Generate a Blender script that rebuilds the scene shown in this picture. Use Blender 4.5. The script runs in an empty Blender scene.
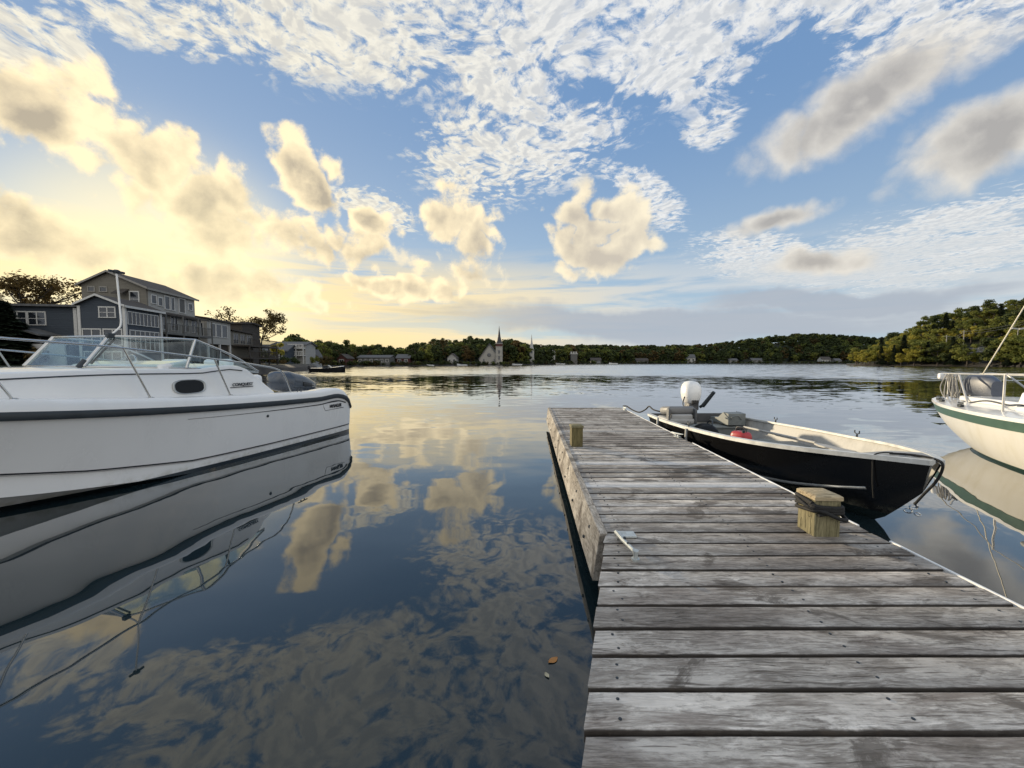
import bpy, math, random
import numpy as np
from mathutils import Vector, Matrix
R = math.radians
C = bpy.context.scene.collection
sc = bpy.context.scene

# ------------------------------------------------------------------ camera, light, exposure
F = 390.0; TH = math.atan((384 - 362.5) / F); CZ = 1.47
cam = bpy.data.cameras.new('camera'); camo = bpy.data.objects.new('camera', cam); C.objects.link(camo)
camo.location = (0, 0, CZ); camo.rotation_euler = (math.pi / 2 - TH, 0, 0)
cam.sensor_width = 36; cam.lens = 36 * F / 1024; cam.clip_start = 0.05; cam.clip_end = 9000
sc.camera = camo
SUN_AZ, SUN_EL = R(-41.0), R(8.2)          # azimuth from +Y towards +X
sc.view_settings.view_transform = 'Standard'; sc.view_settings.look = 'None'
sc.view_settings.exposure = 0.32; sc.view_settings.gamma = 1.0
sc.view_settings.use_curve_mapping = False
sl = bpy.data.lights.new('sun', 'SUN'); sl.energy = 4.4; sl.angle = R(1.5); sl.color = (1, .83, .58)
so = bpy.data.objects.new('sun', sl); C.objects.link(so)
SUND = Vector((math.sin(SUN_AZ) * math.cos(SUN_EL), math.cos(SUN_AZ) * math.cos(SUN_EL), math.sin(SUN_EL)))
so.rotation_euler = SUND.to_track_quat('Z', 'Y').to_euler()

def ray(px, py):
    x = (px - 512) / F; u = -(py - 384) / F
    return Vector((x, math.cos(TH) + u * math.sin(TH), -math.sin(TH) + u * math.cos(TH)))
def azel(px, py):
    r = ray(px, py).normalized()
    return math.degrees(math.atan2(r.x, r.y)), math.degrees(math.asin(r.z))

class NT:
    """small helper for node trees"""
    def __init__(s, t): s.t = t; s.l = t.links
    def n(s, typ, **kw):
        nd = s.t.nodes.new(typ)
        for k, v in kw.items(): setattr(nd, k, v)
        return nd
    def put(s, sock, v):
        if isinstance(v, bpy.types.NodeSocket): s.l.new(v, sock)
        elif v is not None:
            if sock.type == 'RGBA' and len(v) == 3: v = (*v, 1)
            sock.default_value = v
    def m(s, op, a, b=None, c=None, clamp=False):
        nd = s.n('ShaderNodeMath', operation=op); nd.use_clamp = clamp
        s.put(nd.inputs[0], a)
        if b is not None: s.put(nd.inputs[1], b)
        if c is not None: s.put(nd.inputs[2], c)
        return nd.outputs[0]
    def vm(s, op, a, b=None, scale=None):
        nd = s.n('ShaderNodeVectorMath', operation=op)
        s.put(nd.inputs[0], a)
        if b is not None: s.put(nd.inputs[1], b)
        if scale is not None: s.put(nd.inputs['Scale'], scale)
        return nd.outputs['Value'] if op in ('LENGTH', 'DOT_PRODUCT') else nd.outputs[0]
    def ss(s, x, a, b, lo=0., hi=1., kind='SMOOTHSTEP'):
        nd = s.n('ShaderNodeMapRange', interpolation_type=kind)
        s.put(nd.inputs[0], x); nd.inputs[1].default_value = a; nd.inputs[2].default_value = b
        nd.inputs[3].default_value = lo; nd.inputs[4].default_value = hi
        return nd.outputs[0]
    def mix(s, f, a, b, bt='MIX'):
        nd = s.n('ShaderNodeMix', data_type='RGBA', blend_type=bt)
        s.put(nd.inputs[0], f); s.put(nd.inputs[6], a); s.put(nd.inputs[7], b)
        return nd.outputs[2]
    def noise(s, vec, scale, detail=4., rough=.55, dist=0., col=False):
        nd = s.n('ShaderNodeTexNoise'); s.put(nd.inputs['Vector'], vec)
        nd.inputs['Scale'].default_value = scale; nd.inputs['Detail'].default_value = detail
        nd.inputs['Roughness'].default_value = rough; nd.inputs['Distortion'].default_value = dist
        return nd.outputs[1] if col else nd.outputs[0]
    def xyz(s, v):
        nd = s.n('ShaderNodeSeparateXYZ'); s.put(nd.inputs[0], v); return nd.outputs
    def cxyz(s, x, y, z):
        nd = s.n('ShaderNodeCombineXYZ')
        for i, v in enumerate((x, y, z)): s.put(nd.inputs[i], v)
        return nd.outputs[0]
    def map(s, vec, loc=(0, 0, 0), rot=(0, 0, 0), sca=(1, 1, 1), vt='POINT'):
        nd = s.n('ShaderNodeMapping', vector_type=vt); s.put(nd.inputs[0], vec)
        nd.inputs[1].default_value = loc; nd.inputs[2].default_value = rot; nd.inputs[3].default_value = sca
        return nd.outputs[0]

# ------------------------------------------------------------------ sky
def make_world():
    w = bpy.data.worlds.new('World'); sc.world = w; w.use_nodes = True
    t = NT(w.node_tree); w.node_tree.nodes.clear()
    out = t.n('ShaderNodeOutputWorld'); bg = t.n('ShaderNodeBackground'); bg.inputs[1].default_value = 0.1
    t.l.new(bg.outputs[0], out.inputs[0])
    sky = t.n('ShaderNodeTexSky', sky_type='NISHITA'); sky.sun_disc = False
    sky.sun_elevation = SUN_EL; sky.sun_rotation = SUN_AZ
    sky.air_density = 1.0; sky.dust_density = 0.6; sky.ozone_density = 2.0
    tc = t.n('ShaderNodeTexCoord'); d = tc.outputs['Generated']
    d = t.vm('NORMALIZE', d)
    dx, dy, dz = t.xyz(d)
    az = t.m('MULTIPLY', t.m('ARCTAN2', dx, dy), 180 / math.pi)
    el = t.m('MULTIPLY', t.m('ARCSINE', dz), 180 / math.pi)
    P = t.cxyz(az, el, 0.)
    sund = t.vm('DOT_PRODUCT', d, tuple(SUND))
    near = t.ss(sund, .50, .99)                     # closeness to the sun
    nearer = t.ss(sund, .93, 1.0)
    # warped angles so cloud edges are ragged
    w1 = t.vm('SUBTRACT', t.noise(d, 3.2, 5, .6, col=True), (.5, .5, .5))
    Pw = t.vm('ADD', P, t.vm('MULTIPLY', w1, (8.5, 7.5, 0.)))
    def blob(cx, cy, ax, ay, hw, vec=Pw):
        """soft ellipse round the direction of the given ray; returns 1 at the centre, 0 on its rim"""
        a0 = azel(cx, cy); a1 = azel(cx + ax, cy + ay)
        L = math.hypot(ax, ay); a2 = azel(cx - ay / L * hw, cy + ax / L * hw)
        va = (a1[0] - a0[0], a1[1] - a0[1]); vb = (a2[0] - a0[0], a2[1] - a0[1])
        q = t.map(vec, (a0[0], a0[1], 0), (0, 0, math.atan2(va[1], va[0])),
                  (math.hypot(*va), math.hypot(*vb), 1), 'TEXTURE')
        q = t.vm('MULTIPLY', q, (1, 1, 0))
        return t.m('SUBTRACT', 1., t.vm('LENGTH', q))
    def union(bl, k=.25):
        r = bl[0]
        for b in bl[1:]: r = t.m('SMOOTH_MAX', r, b, k)
        return r
    # --- base sky: Nishita, slightly lifted
    base = t.mix(1., sky.outputs[0], (1.0, 1.0, 1.0), 'MULTIPLY')
    elf = t.ss(el, 0., 34.)
    front = t.mix(elf, (4.0, 5.2, 6.3), (1.65, 2.95, 5.2))
    base = t.mix(.78, base, front)
    base = t.mix(t.m('MULTIPLY', t.m('POWER', near, 1.5), t.ss(el, 16., 3., .10, .72)), base, t.mix(t.ss(el, 12., 3.), (4.9, 4.9, 4.5), (7.4, 6.3, 3.8)))
    # --- high broken cloud (altocumulus) : flat layer seen in perspective
    zc = t.m('MAXIMUM', dz, .03)
    uv = t.vm('DIVIDE', t.cxyz(dx, dy, 0.), t.cxyz(t.m('ADD', zc, .02), t.m('ADD', zc, .02), 1.))
    uvw = t.vm('ADD', uv, t.vm('SCALE', t.vm('SUBTRACT', t.noise(uv, 2.2, 3, .5, col=True), (.5, .5, .5)), scale=.30))
    pv = t.map(uvw, rot=(0, 0, R(35)), sca=(1., 1.0, 1))
    vor = t.n('ShaderNodeTexVoronoi', feature='F1'); t.put(vor.inputs['Vector'], t.vm('ADD', pv, t.vm('SCALE', t.vm('SUBTRACT', t.noise(pv, 9., 3, .6, col=True), (.5, .5, .5)), scale=.10)))
    vor.inputs['Scale'].default_value = 19.
    puff = t.m('ADD', t.m('MULTIPLY', t.noise(pv, 14., 8, .72), .85), t.m('MULTIPLY', t.m('SUBTRACT', .62, vor.outputs['Distance']), .26))
    puff2 = t.noise(t.vm('ADD', pv, (.014, .020, 0.)), 15., 3.5, .55)
    puff1 = t.noise(pv, 15., 3.5, .55)
    big = t.noise(uv, 2.6, 4, .55)
    m_alto = union([blob(160, 8, 130, 30, 46), blob(330, 5, 210, 22, 84), blob(470, 20, 150, 25, 74), blob(518, 146, 112, -28, 60), blob(620, 45, 150, 30, 62), blob(500, 80, 60, 20, 40),
                    blob(900, -5, 190, -10, 70), blob(30, 45, 85, 30, 44), blob(930, 245, 170, -22, 42),
                    blob(770, 262, 95, 8, 26), blob(400, -190, 900, 0, 170), blob(640, 200, 46, 30, 20), blob(372, 205, 44, 24, 18), blob(705, 128, 34, -12, 18)], .15)
    a_in = t.m('ADD', t.m('MULTIPLY', t.m('MINIMUM', m_alto, .42), 1.25),
               t.m('ADD', t.m('MULTIPLY', t.m('SUBTRACT', puff, .45), 3.3), t.m('MULTIPLY', t.m('SUBTRACT', big, .5), 2.2)))
    a_den = t.m('MULTIPLY', t.ss(a_in, -.05, .66), t.ss(m_alto, -.30, .30))
    a_core = t.m('ADD', t.ss(a_in, .30, 1.0, 0., .65), t.ss(t.m('SUBTRACT', puff1, puff2), -.08, .14, -.2, .75, 'LINEAR'), clamp=True)
    a_lit = t.mix(near, (7.6, 7.5, 7.2), (8.4, 7.8, 6.2))
    a_shade = t.mix(near, (4.3, 4.6, 5.0), (5.2, 5.0, 4.6))
    col = t.mix(t.m('MULTIPLY', a_den, .92), base, t.mix(t.m('MULTIPLY', a_core, .70), a_lit, a_shade))
    # --- streaky bands low over the horizon
    st = t.noise(t.cxyz(t.m('MULTIPLY', az, .035), t.m('MULTIPLY', el, .34), 3.1), 1.5, 6, .6, .4)
    band = t.m('MULTIPLY', t.ss(el, 17., 9.), t.ss(st, .36, .58))
    band_c = t.mix(t.ss(sund, .40, .97), (5.2, 5.5, 5.7), (9.0, 7.1, 3.7))
    col = t.mix(t.m('MULTIPLY', band, .85), col, band_c)
    gb = union([blob(640, 322, 420, 2, 20, Pw), blob(820, 300, 200, -8, 14, Pw)])
    gden = t.ss(t.m('ADD', gb, t.m('MULTIPLY', t.m('SUBTRACT', st, .5), 1.1)), -.02, .45)
    gcol = t.mix(t.ss(sund, .62, .96), (3.4, 3.8, 4.4), (5.6, 5.0, 3.7))
    col = t.mix(t.m('MULTIPLY', gden, .85), col, gcol)
    hz = t.ss(el, 4.2, .5)
    hcol = t.mix(t.ss(sund, .55, .97), (4.4, 4.8, 5.3), (8.2, 6.4, 3.1))
    col = t.mix(t.m('MULTIPLY', hz, .55), col, hcol)
    col = t.mix(t.m('MULTIPLY', t.m('POWER', nearer, 3.), .6), col, (10.4, 8.8, 4.9))
    # --- low cumulus, back-lit: bright rims, dull cores
    cu = union([blob(22, 112, 70, 5, 46), blob(150, 165, 70, 52, 50), blob(222, 214, 62, 38, 46), blob(25, 240, 130, 36, 32),
                blob(312, 185, 22, 48, 27), blob(325, 245, 58, 8, 30), blob(458, 236, 32, 42, 40),
                blob(602, 240, 56, -4, 38), blob(228, 286, 115, 12, 27), blob(395, 285, 60, 5, 10),
                blob(372, 220, 26, 12, 12)], .08)
    def billow(v):
        b_ = t.m('ABSOLUTE', t.m('SUBTRACT', t.m('MULTIPLY', t.noise(v, 10.5, 2, .5, .3), 2.), 1.))
        return t.m('ADD', t.m('MULTIPLY', t.noise(v, 6.5, 10, .68, .1), .78), t.m('ADD', .11, t.m('MULTIPLY', t.m('SUBTRACT', b_, .2), .55)))
    f1 = billow(d)
    f2 = t.noise(t.vm('ADD', d, (3.1, 1.7, .4)), 5.0, 5, .55)
    cin = t.m('ADD', t.m('ADD', t.m('MINIMUM', cu, .62), .13), t.m('MULTIPLY', t.m('SUBTRACT', f1, .5), 3.3))
    cden = t.m('MULTIPLY', t.ss(cin, -.10, .36), t.ss(cu, -.75, -.1))
    ccore = t.ss(t.m('ADD', t.m('MINIMUM', cu, .6), t.m('MULTIPLY', t.m('SUBTRACT', f2, .5), 4.0)), -.25, .75)
    f1s = billow(t.vm('ADD', d, tuple(Vector((SUND.x * .9, SUND.y * .4, .30)) * .032)))
    relief = t.m('SUBTRACT', f1s, f1)                # thicker towards the sun: this side is in shade
    ccore = t.m('ADD', t.m('ADD', t.m('MULTIPLY', ccore, .34), t.ss(cin, .10, 1.15, 0., .70)), t.m('MULTIPLY', relief, 2.8), clamp=True)
    clit = t.mix(near, (8.2, 7.3, 5.5), (9.9, 8.2, 5.2))
    cdark = t.mix(near, (4.9, 4.4, 3.7), (3.7, 3.2, 2.45))
    cc = t.mix(t.m('MULTIPLY', ccore, .92), clit, cdark)
    col = t.mix(t.m('MULTIPLY', cden, .96), col, cc)
    # --- soft grey-tan streaks on the right
    gr = union([blob(862, 106, 180, -96, 38), blob(1000, 140, 130, -46, 40),
                blob(775, 220, 60, -24, 14), blob(815, 262, 55, -8, 14)], .1)
    gin = t.m('ADD', t.m('ADD', gr, .1), t.m('MULTIPLY', t.m('SUBTRACT', f1, .5), 1.5))
    grd = t.ss(gin, -.12, .55)
    grc = t.mix(t.m('ADD', t.ss(gin, .15, 1.0), t.m('MULTIPLY', relief, 2.4), clamp=True), (6.6, 6.2, 5.5), (3.7, 3.45, 3.15))
    col = t.mix(t.m('MULTIPLY', grd, .88), col, grc)
    # --- glow round the hidden sun
    col = t.mix(t.m('MULTIPLY', t.m('POWER', nearer, 4.), .28), col, (10.2, 8.8, 5.2))
    # --- unseen bright broken cloud, added behind the viewer to light the boats and deck
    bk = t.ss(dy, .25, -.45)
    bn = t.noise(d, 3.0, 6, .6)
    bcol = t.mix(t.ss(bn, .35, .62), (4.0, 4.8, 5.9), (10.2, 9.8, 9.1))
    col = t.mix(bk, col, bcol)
    low = t.ss(el, -.2, -6.)
    col = t.mix(low, col, (1.2, 1.4, 1.6))
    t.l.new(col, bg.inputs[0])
make_world()

# ------------------------------------------------------------------ materials
def mat(name):
    m = bpy.data.materials.new(name); m.use_nodes = True
    t = NT(m.node_tree); b = m.node_tree.nodes['Principled BSDF']
    return m, t, b
def simple(name, col, rough=.5, metal=0., var=.12, scale=6., spec=.5, bump=0., bscale=40., coat=0., grime=None):
    """paint / plastic / metal with mottling and optional grime, all in object space"""
    m, t, b = mat(name)
    tc = t.n('ShaderNodeTexCoord').outputs['Object']
    nz = t.noise(tc, scale, 6, .6)
    c = t.mix(t.ss(nz, .3, .7), tuple(x * (1 - var) for x in col), tuple(min(1, x * (1 + var)) for x in col))
    if grime:
        g = t.ss(t.noise(t.map(tc, sca=(1, 1, .35)), scale * 2.3, 7, .65, .6), .52, .78)
        c = t.mix(t.m('MULTIPLY', g, grime[1]), c, grime[0])
    t.put(b.inputs['Base Color'], c)
    t.put(b.inputs['Roughness'], t.ss(nz, .2, .8, max(.02, rough - .07), min(1, rough + .07)))
    b.inputs['Metallic'].default_value = metal; b.inputs['Specular IOR Level'].default_value = spec
    b.inputs['Coat Weight'].default_value = coat
    if bump:
        bn = t.n('ShaderNodeBump'); bn.inputs['Strength'].default_value = 1; bn.inputs['Distance'].default_value = bump
        t.put(bn.inputs['Height'], t.noise(tc, bscale, 4, .6)); t.put(b.inputs['Normal'], bn.outputs[0])
    return m
def siding(name, col, pitch=.16, axis=2):
    """lapped boards: a small saw-tooth in height, faint board-to-board change"""
    m, t, b = mat(name)
    tc = t.n('ShaderNodeTexCoord').outputs['Object']
    x, y, z = t.xyz(tc)
    q = t.m('DIVIDE', (x, y, z)[axis], pitch); fr = t.m('FRACT', q); fl = t.m('FLOOR', q)
    wn = t.n('ShaderNodeTexWhiteNoise', noise_dimensions='1D'); t.put(wn.inputs['W'], fl)
    nz = t.noise(t.map(tc, sca=(.6, .6, 3)), 2.5, 6, .65)
    v = t.m('ADD', t.m('MULTIPLY', wn.outputs[0], .16), t.m('MULTIPLY', nz, .3))
    c = t.mix(v, tuple(k * .82 for k in col), tuple(min(1, k * 1.5) for k in col))
    t.put(b.inputs['Base Color'], c); b.inputs['Roughness'].default_value = .75
    bn = t.n('ShaderNodeBump'); bn.inputs['Distance'].default_value = .02
    t.put(bn.inputs['Height'], t.m('SUBTRACT', 1., fr)); t.put(b.inputs['Normal'], bn.outputs[0])
    return m

def wood_deck(name, tint=(1, 1, 1), along=0, bright=1.0):
    """weathered grey softwood: grain along one axis, knots, black stains; per-board value from the 'board' attribute"""
    m, t, b = mat(name)
    tc = t.n('ShaderNodeTexCoord').outputs['Object']
    at = t.n('ShaderNodeAttribute', attribute_name='board').outputs['Fac']
    at2 = t.n('ShaderNodeAttribute', attribute_name='pale').outputs['Fac']
    off = t.cxyz(t.m('MULTIPLY', at, 37.), t.m('MULTIPLY', at, 91.), t.m('MULTIPLY', at, 53.))
    v = t.vm('ADD', tc, off)
    s = (3.4, 34., 34.) if along == 0 else (34., 3.4, 34.)
    s2 = (.9, 4.5, 3.2) if along == 0 else (4.5, .9, 3.2)
    wv = t.vm('ADD', v, t.vm('SCALE', t.vm('SUBTRACT', t.noise(v, 2.4, 3, .5, col=True), (.5, .5, .5)), scale=.05))
    grain = t.noise(t.map(wv, sca=s), 2.2, 7, .66)
    fine = t.noise(t.map(wv, sca=tuple(k * 2.6 for k in s)), 2.2, 5, .7)
    blot = t.noise(t.map(v, sca=s2), 2.0, 6, .62, .5)
    blot2 = t.noise(t.map(tc, sca=(.8, 1.1, 1)), 1.3, 6, .6, .4)
    vo = t.n('ShaderNodeTexVoronoi', feature='F1'); t.put(vo.inputs['Vector'], t.map(wv, sca=(2.3, 8., 1.) if along == 0 else (8., 2.3, 1.)))
    vo.inputs['Scale'].default_value = 1.15
    knot = t.ss(vo.outputs['Distance'], .13, .02)
    ring = t.m('MULTIPLY', t.ss(vo.outputs['Distance'], .34, .12), t.m('ADD', .5, t.m('MULTIPLY', t.m('SINE', t.m('MULTIPLY', vo.outputs['Distance'], 85.)), .5)))
    crk = t.noise(t.map(wv, sca=(1.1, 30., 1.) if along == 0 else (30., 1.1, 1.)), 1.6, 3, .5)
    crack = t.m('MULTIPLY', t.ss(t.m('ABSOLUTE', t.m('SUBTRACT', crk, .5)), .012, .0), t.ss(t.noise(v, 1.7, 2), .50, .62))
    g = t.m('ADD', t.m('MULTIPLY', grain, .50), t.m('MULTIPLY', fine, .50))
    ramp = t.ss(g, .36, .64)
    fib = t.noise(t.map(wv, sca=(5., 95., 1.) if along == 0 else (95., 5., 95.)), 1.0, 4, .6)
    flk = t.noise(t.map(wv, sca=(7., 55., 1.) if along == 0 else (55., 7., 55.)), 1.3, 6, .72)
    pat = t.noise(t.map(v, sca=(2.6, 6., 1.) if along == 0 else (6., 2.6, 6.)), 1.6, 7, .70, .3)
    c = t.mix(ramp, (.165, .155, .143), (.385, .375, .358))
    c = t.mix(t.m('MULTIPLY', t.ss(pat, .50, .58), .60), c, (.50, .49, .47))
    c = t.mix(t.m('MULTIPLY', t.ss(pat, .46, .36), .50), c, (.13, .118, .105))
    c = t.mix(t.m('MULTIPLY', t.ss(flk, .56, .66), .55), c, (.58, .57, .55))
    c = t.mix(t.m('MULTIPLY', t.ss(fib, .43, .33), .80), c, (.075, .066, .058))
    c = t.mix(t.m('MULTIPLY', t.ss(blot, .50, .72), .70), c, (.125, .108, .098))
    c = t.mix(t.m('MULTIPLY', t.ss(blot2, .48, .66), .70), c, t.mix(ramp, (.05, .043, .038), (.21, .19, .175)))
    c = t.mix(t.m('MULTIPLY', ring, .35), c, (.09, .075, .06))
    c = t.mix(t.m('MULTIPLY', knot, .8), c, (.045, .036, .03))
    c = t.mix(t.m('MULTIPLY', crack, .85), c, (.03, .026, .023))
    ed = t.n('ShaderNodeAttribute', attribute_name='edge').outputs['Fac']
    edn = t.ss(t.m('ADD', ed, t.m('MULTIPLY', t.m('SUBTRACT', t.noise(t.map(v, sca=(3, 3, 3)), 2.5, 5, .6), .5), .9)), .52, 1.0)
    c = t.mix(t.m('MULTIPLY', edn, .93), c, (.018, .015, .013))  # edge dirt, plus the darkness of the gaps painted onto the board sides
    stn = t.ss(t.noise(t.map(tc, sca=(1.6, 3.0, 1)), 1.3, 8, .70, .8), .525, .60)
    c = t.mix(t.m('MULTIPLY', stn, .72), c, (.055, .047, .040))
    bv = t.ss(at, 0., 1., .76, 1.28, 'LINEAR')
    c = t.mix(1., c, t.cxyz(t.m('MULTIPLY', bv, tint[0] * bright), t.m('MULTIPLY', bv, tint[1] * bright), t.m('MULTIPLY', bv, tint[2] * bright)), 'MULTIPLY')
    c = t.mix(t.m('MULTIPLY', at2, .85), c, t.mix(ramp, (.50, .49, .47), (.76, .75, .73)))
    t.put(b.inputs['Base Color'], c); b.inputs['Roughness'].default_value = .82; b.inputs['Specular IOR Level'].default_value = .3
    bn = t.n('ShaderNodeBump'); bn.inputs['Distance'].default_value = .0035; bn.inputs['Strength'].default_value = .9
    t.put(bn.inputs['Height'], t.m('SUBTRACT', g, t.m('ADD', t.m('MULTIPLY', knot, .3), t.m('MULTIPLY', crack, .8)))); t.put(b.inputs['Normal'], bn.outputs[0])
    return m

def leaf_mat(name, c0, c1, c2, trans=.25):
    m, t, b = mat(name)
    oi = t.n('ShaderNodeObjectInfo').outputs['Random']
    geo = t.n('ShaderNodeNewGeometry')
    rpi = geo.outputs['Random Per Island']
    a = t.mix(t.ss(oi, 0., 1., kind='LINEAR'), c0, c1)
    a = t.mix(t.m('MULTIPLY', rpi, .55), a, c2)
    t.put(b.inputs['Base Color'], a); b.inputs['Roughness'].default_value = .7; b.inputs['Specular IOR Level'].default_value = .15
    tr = t.n('ShaderNodeBsdfTranslucent'); t.put(tr.inputs[0], a)
    mx = t.n('ShaderNodeMixShader'); mx.inputs[0].default_value = trans
    out = m.node_tree.nodes['Material Output']
    t.l.new(b.outputs[0], mx.inputs[1]); t.l.new(tr.outputs[0], mx.inputs[2]); t.l.new(mx.outputs[0], out.inputs[0])
    return m

def water_mat():
    m, t, b = mat('lake_water')
    geo = t.n('ShaderNodeNewGeometry'); p = geo.outputs['Position']
    x, y, z = t.xyz(p)
    dist = t.vm('LENGTH', t.cxyz(x, y, 0.))
    def nz(sc_, stretch, det, rough=.5, dd=0.):
        c = t.noise(t.map(p, sca=(stretch, 1, 1)), sc_, det, rough, dd, col=True)
        return t.vm('SUBTRACT', c, (.5, .5, .5))
    # patches where the breeze ruffles the surface
    patch = t.noise(t.map(p, sca=(.16, 1, 1)), .055, 4, .55)
    patch2 = t.noise(t.map(p, sca=(.22, 1, 1)), .35, 3, .55)
    swell = nz(.55, .55, 2.5)
    wob = nz(1.9, .55, 2)
    rip = nz(5.5, .34, 2.)
    rip2 = nz(1.6, .22, 4.)
    f_far = t.ss(dist, 6., 26.)
    f_band = t.m('MULTIPLY', t.ss(dist, 36., 56.), t.ss(patch, .22, .46))
    a_sw = t.m('ADD', .014, t.m('MULTIPLY', f_far, .004))
    a_wb = t.m('ADD', .030, t.m('MULTIPLY', f_far, .004))
    a_rp = t.m('MULTIPLY', t.ss(dist, 1.5, 20.), t.ss(patch2, .36, .62, .014, .075))
    a_r2 = t.m('ADD', t.m('MULTIPLY', f_far, .020), t.m('MULTIPLY', f_band, .50))
    s = t.vm('SCALE', swell, scale=a_sw)
    for v, a in ((wob, a_wb), (rip, a_rp), (rip2, a_r2)):
        s = t.vm('ADD', s, t.vm('SCALE', v, scale=a))
    near_w = t.vm('SCALE', nz(3.6, .6, 1.5), scale=t.ss(dist, 9., 2., 0., .016)); s = t.vm('ADD', s, near_w)
    s = t.vm('MULTIPLY', s, (.75, 1.35, 0))
    # short wind waves lean over: their steep faces look towards the dock
    sx, sy, sz = t.xyz(s)
    syb = t.m('SUBTRACT', t.m('MULTIPLY', t.m('ABSOLUTE', sy), -.55), .030)
    s = t.cxyz(sx, t.m('ADD', t.m('MULTIPLY', sy, t.m('SUBTRACT', 1., f_band)), t.m('MULTIPLY', syb, f_band)), 0.)
    nrm = t.vm('NORMALIZE', t.vm('ADD', s, (0, 0, 1)))
    t.put(b.inputs['Normal'], nrm)
    b.inputs['Base Color'].default_value = (.010, .020, .024, 1)
    b.inputs['Roughness'].default_value = .012; b.inputs['IOR'].default_value = 1.40
    t.put(b.inputs['Coat Weight'], t.ss(dist, 2.5, 9., .75, 1.)); b.inputs['Coat IOR'].default_value = 1.38; b.inputs['Coat Roughness'].default_value = .012; t.put(b.inputs['Coat Normal'], nrm)
    b.inputs['Specular IOR Level'].default_value = .5
    return m

def glass_mat(name='pane_glass', tint=(.85, .92, .93), alpha_mix=.22):
    """thin pane: mostly see-through with a mirror-like sheen"""
    m, t, b = mat(name)
    out = m.node_tree.nodes['Material Output']
    tr = t.n('ShaderNodeBsdfTransparent'); tr.inputs[0].default_value = (*tint, 1)
    gl = t.n('ShaderNodeBsdfGlossy'); gl.inputs['Roughness'].default_value = .02
    ge = t.n('ShaderNodeNewGeometry'); cs = t.m('ABSOLUTE', t.vm('DOT_PRODUCT', ge.outputs['Normal'], ge.outputs['Incoming'])); sch = t.m('ADD', .04, t.m('MULTIPLY', t.m('POWER', t.m('SUBTRACT', 1., cs), 5.), .9))
    tc = t.n('ShaderNodeTexCoord').outputs['Object']
    f = t.m('ADD', sch, t.ss(t.noise(tc, 3., 4), .4, .7, 0, alpha_mix * .4), clamp=True)
    mx = t.n('ShaderNodeMixShader'); t.put(mx.inputs[0], f)
    t.l.new(tr.outputs[0], mx.inputs[1]); t.l.new(gl.outputs[0], mx.inputs[2]); t.l.new(mx.outputs[0], out.inputs[0])
    return m

M = {}
M['water'] = water_mat()
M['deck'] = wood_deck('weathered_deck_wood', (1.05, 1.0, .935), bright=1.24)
M['fascia'] = wood_deck('fascia_wood', (1.05, 1.0, .92), along=1, bright=1.4)
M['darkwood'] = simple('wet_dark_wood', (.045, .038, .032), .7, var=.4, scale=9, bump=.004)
def post_wood(name, col, dark, ax=(9., 9., 1.2)):
    m, t, b = mat(name); tc = t.n('ShaderNodeTexCoord').outputs['Object']
    w = t.vm('ADD', tc, t.vm('SCALE', t.vm('SUBTRACT', t.noise(tc, 5, 3, col=True), (.5, .5, .5)), scale=.03))
    g = t.noise(t.map(w, sca=ax), 9, 6, .65); bl = t.noise(tc, 7, 6, .65)
    ck = t.ss(t.m('ABSOLUTE', t.m('SUBTRACT', t.noise(t.map(w, sca=(ax[0], ax[1], ax[2] * .5)), 2.6, 2), .5)), .014, .0)
    c = t.mix(t.ss(g, .32, .68), tuple(k * .72 for k in col), tuple(min(1, k * 1.2) for k in col))
    c = t.mix(t.m('MULTIPLY', t.ss(bl, .48, .72), .65), c, dark)
    c = t.mix(t.m('MULTIPLY', ck, .55), c, tuple(k * .4 for k in dark))
    t.put(b.inputs['Base Color'], c); b.inputs['Roughness'].default_value = .8; b.inputs['Specular IOR Level'].default_value = .25
    bn = t.n('ShaderNodeBump'); bn.inputs['Distance'].default_value = .003; t.put(bn.inputs['Height'], t.m('SUBTRACT', g, ck)); t.put(b.inputs['Normal'], bn.outputs[0])
    return m
M['treated'] = post_wood('treated_post_wood', (.22, .195, .112), (.12, .11, .055))
M['capwood'] = post_wood('post_cap_wood', (.44, .36, .23), (.24, .17, .10), (1.2, 9., 9.))
M['mosspost'] = post_wood('mossy_post_wood', (.15, .125, .055), (.06, .05, .025))
M['whitetrim'] = simple('white_vinyl_edge', (.78, .78, .76), .45, var=.1, scale=8, grime=((.4, .38, .35), .45))
M['gel'] = simple('white_gelcoat', (.80, .795, .775), .22, var=.025, scale=2.0, coat=.5, grime=((.66, .65, .62), .25))
M['railwhite'] = simple('dull_white_rail', (.50, .49, .46), .4, .2, var=.1)
M['gelold'] = simple('aged_white_paint', (.37, .362, .335), .55, var=.2, scale=5, grime=((.22, .20, .165), .6))
M['rub'] = simple('dark_rubber', (.025, .032, .038), .45, var=.2)
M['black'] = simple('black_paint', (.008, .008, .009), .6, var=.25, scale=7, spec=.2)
M['blackbottom'] = simple('dark_bottom_paint', (.012, .018, .019), .6, var=.3, scale=6)
M['steel'] = simple('stainless_steel', (.50, .50, .49), .16, 1., var=.05)
M['galv'] = simple('galvanised_steel', (.50, .53, .52), .5, .6, var=.2, scale=30, grime=((.30, .28, .25), .4))
M['alu'] = simple('dull_aluminium', (.42, .43, .42), .45, .5, var=.15, scale=9)
M['inner'] = simple('grey_boat_floor', (.13, .135, .135), .6, var=.2, scale=8, grime=((.09, .085, .08), .6))
M['benchgrey'] = simple('grey_bench_paint', (.17, .185, .18), .55, var=.15, scale=8)
M['cushion'] = simple('grey_vinyl', (.33, .33, .32), .55, var=.1, scale=8, bump=.001)
M['cushdark'] = simple('dark_vinyl', (.085, .088, .092), .5, var=.15)
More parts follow.
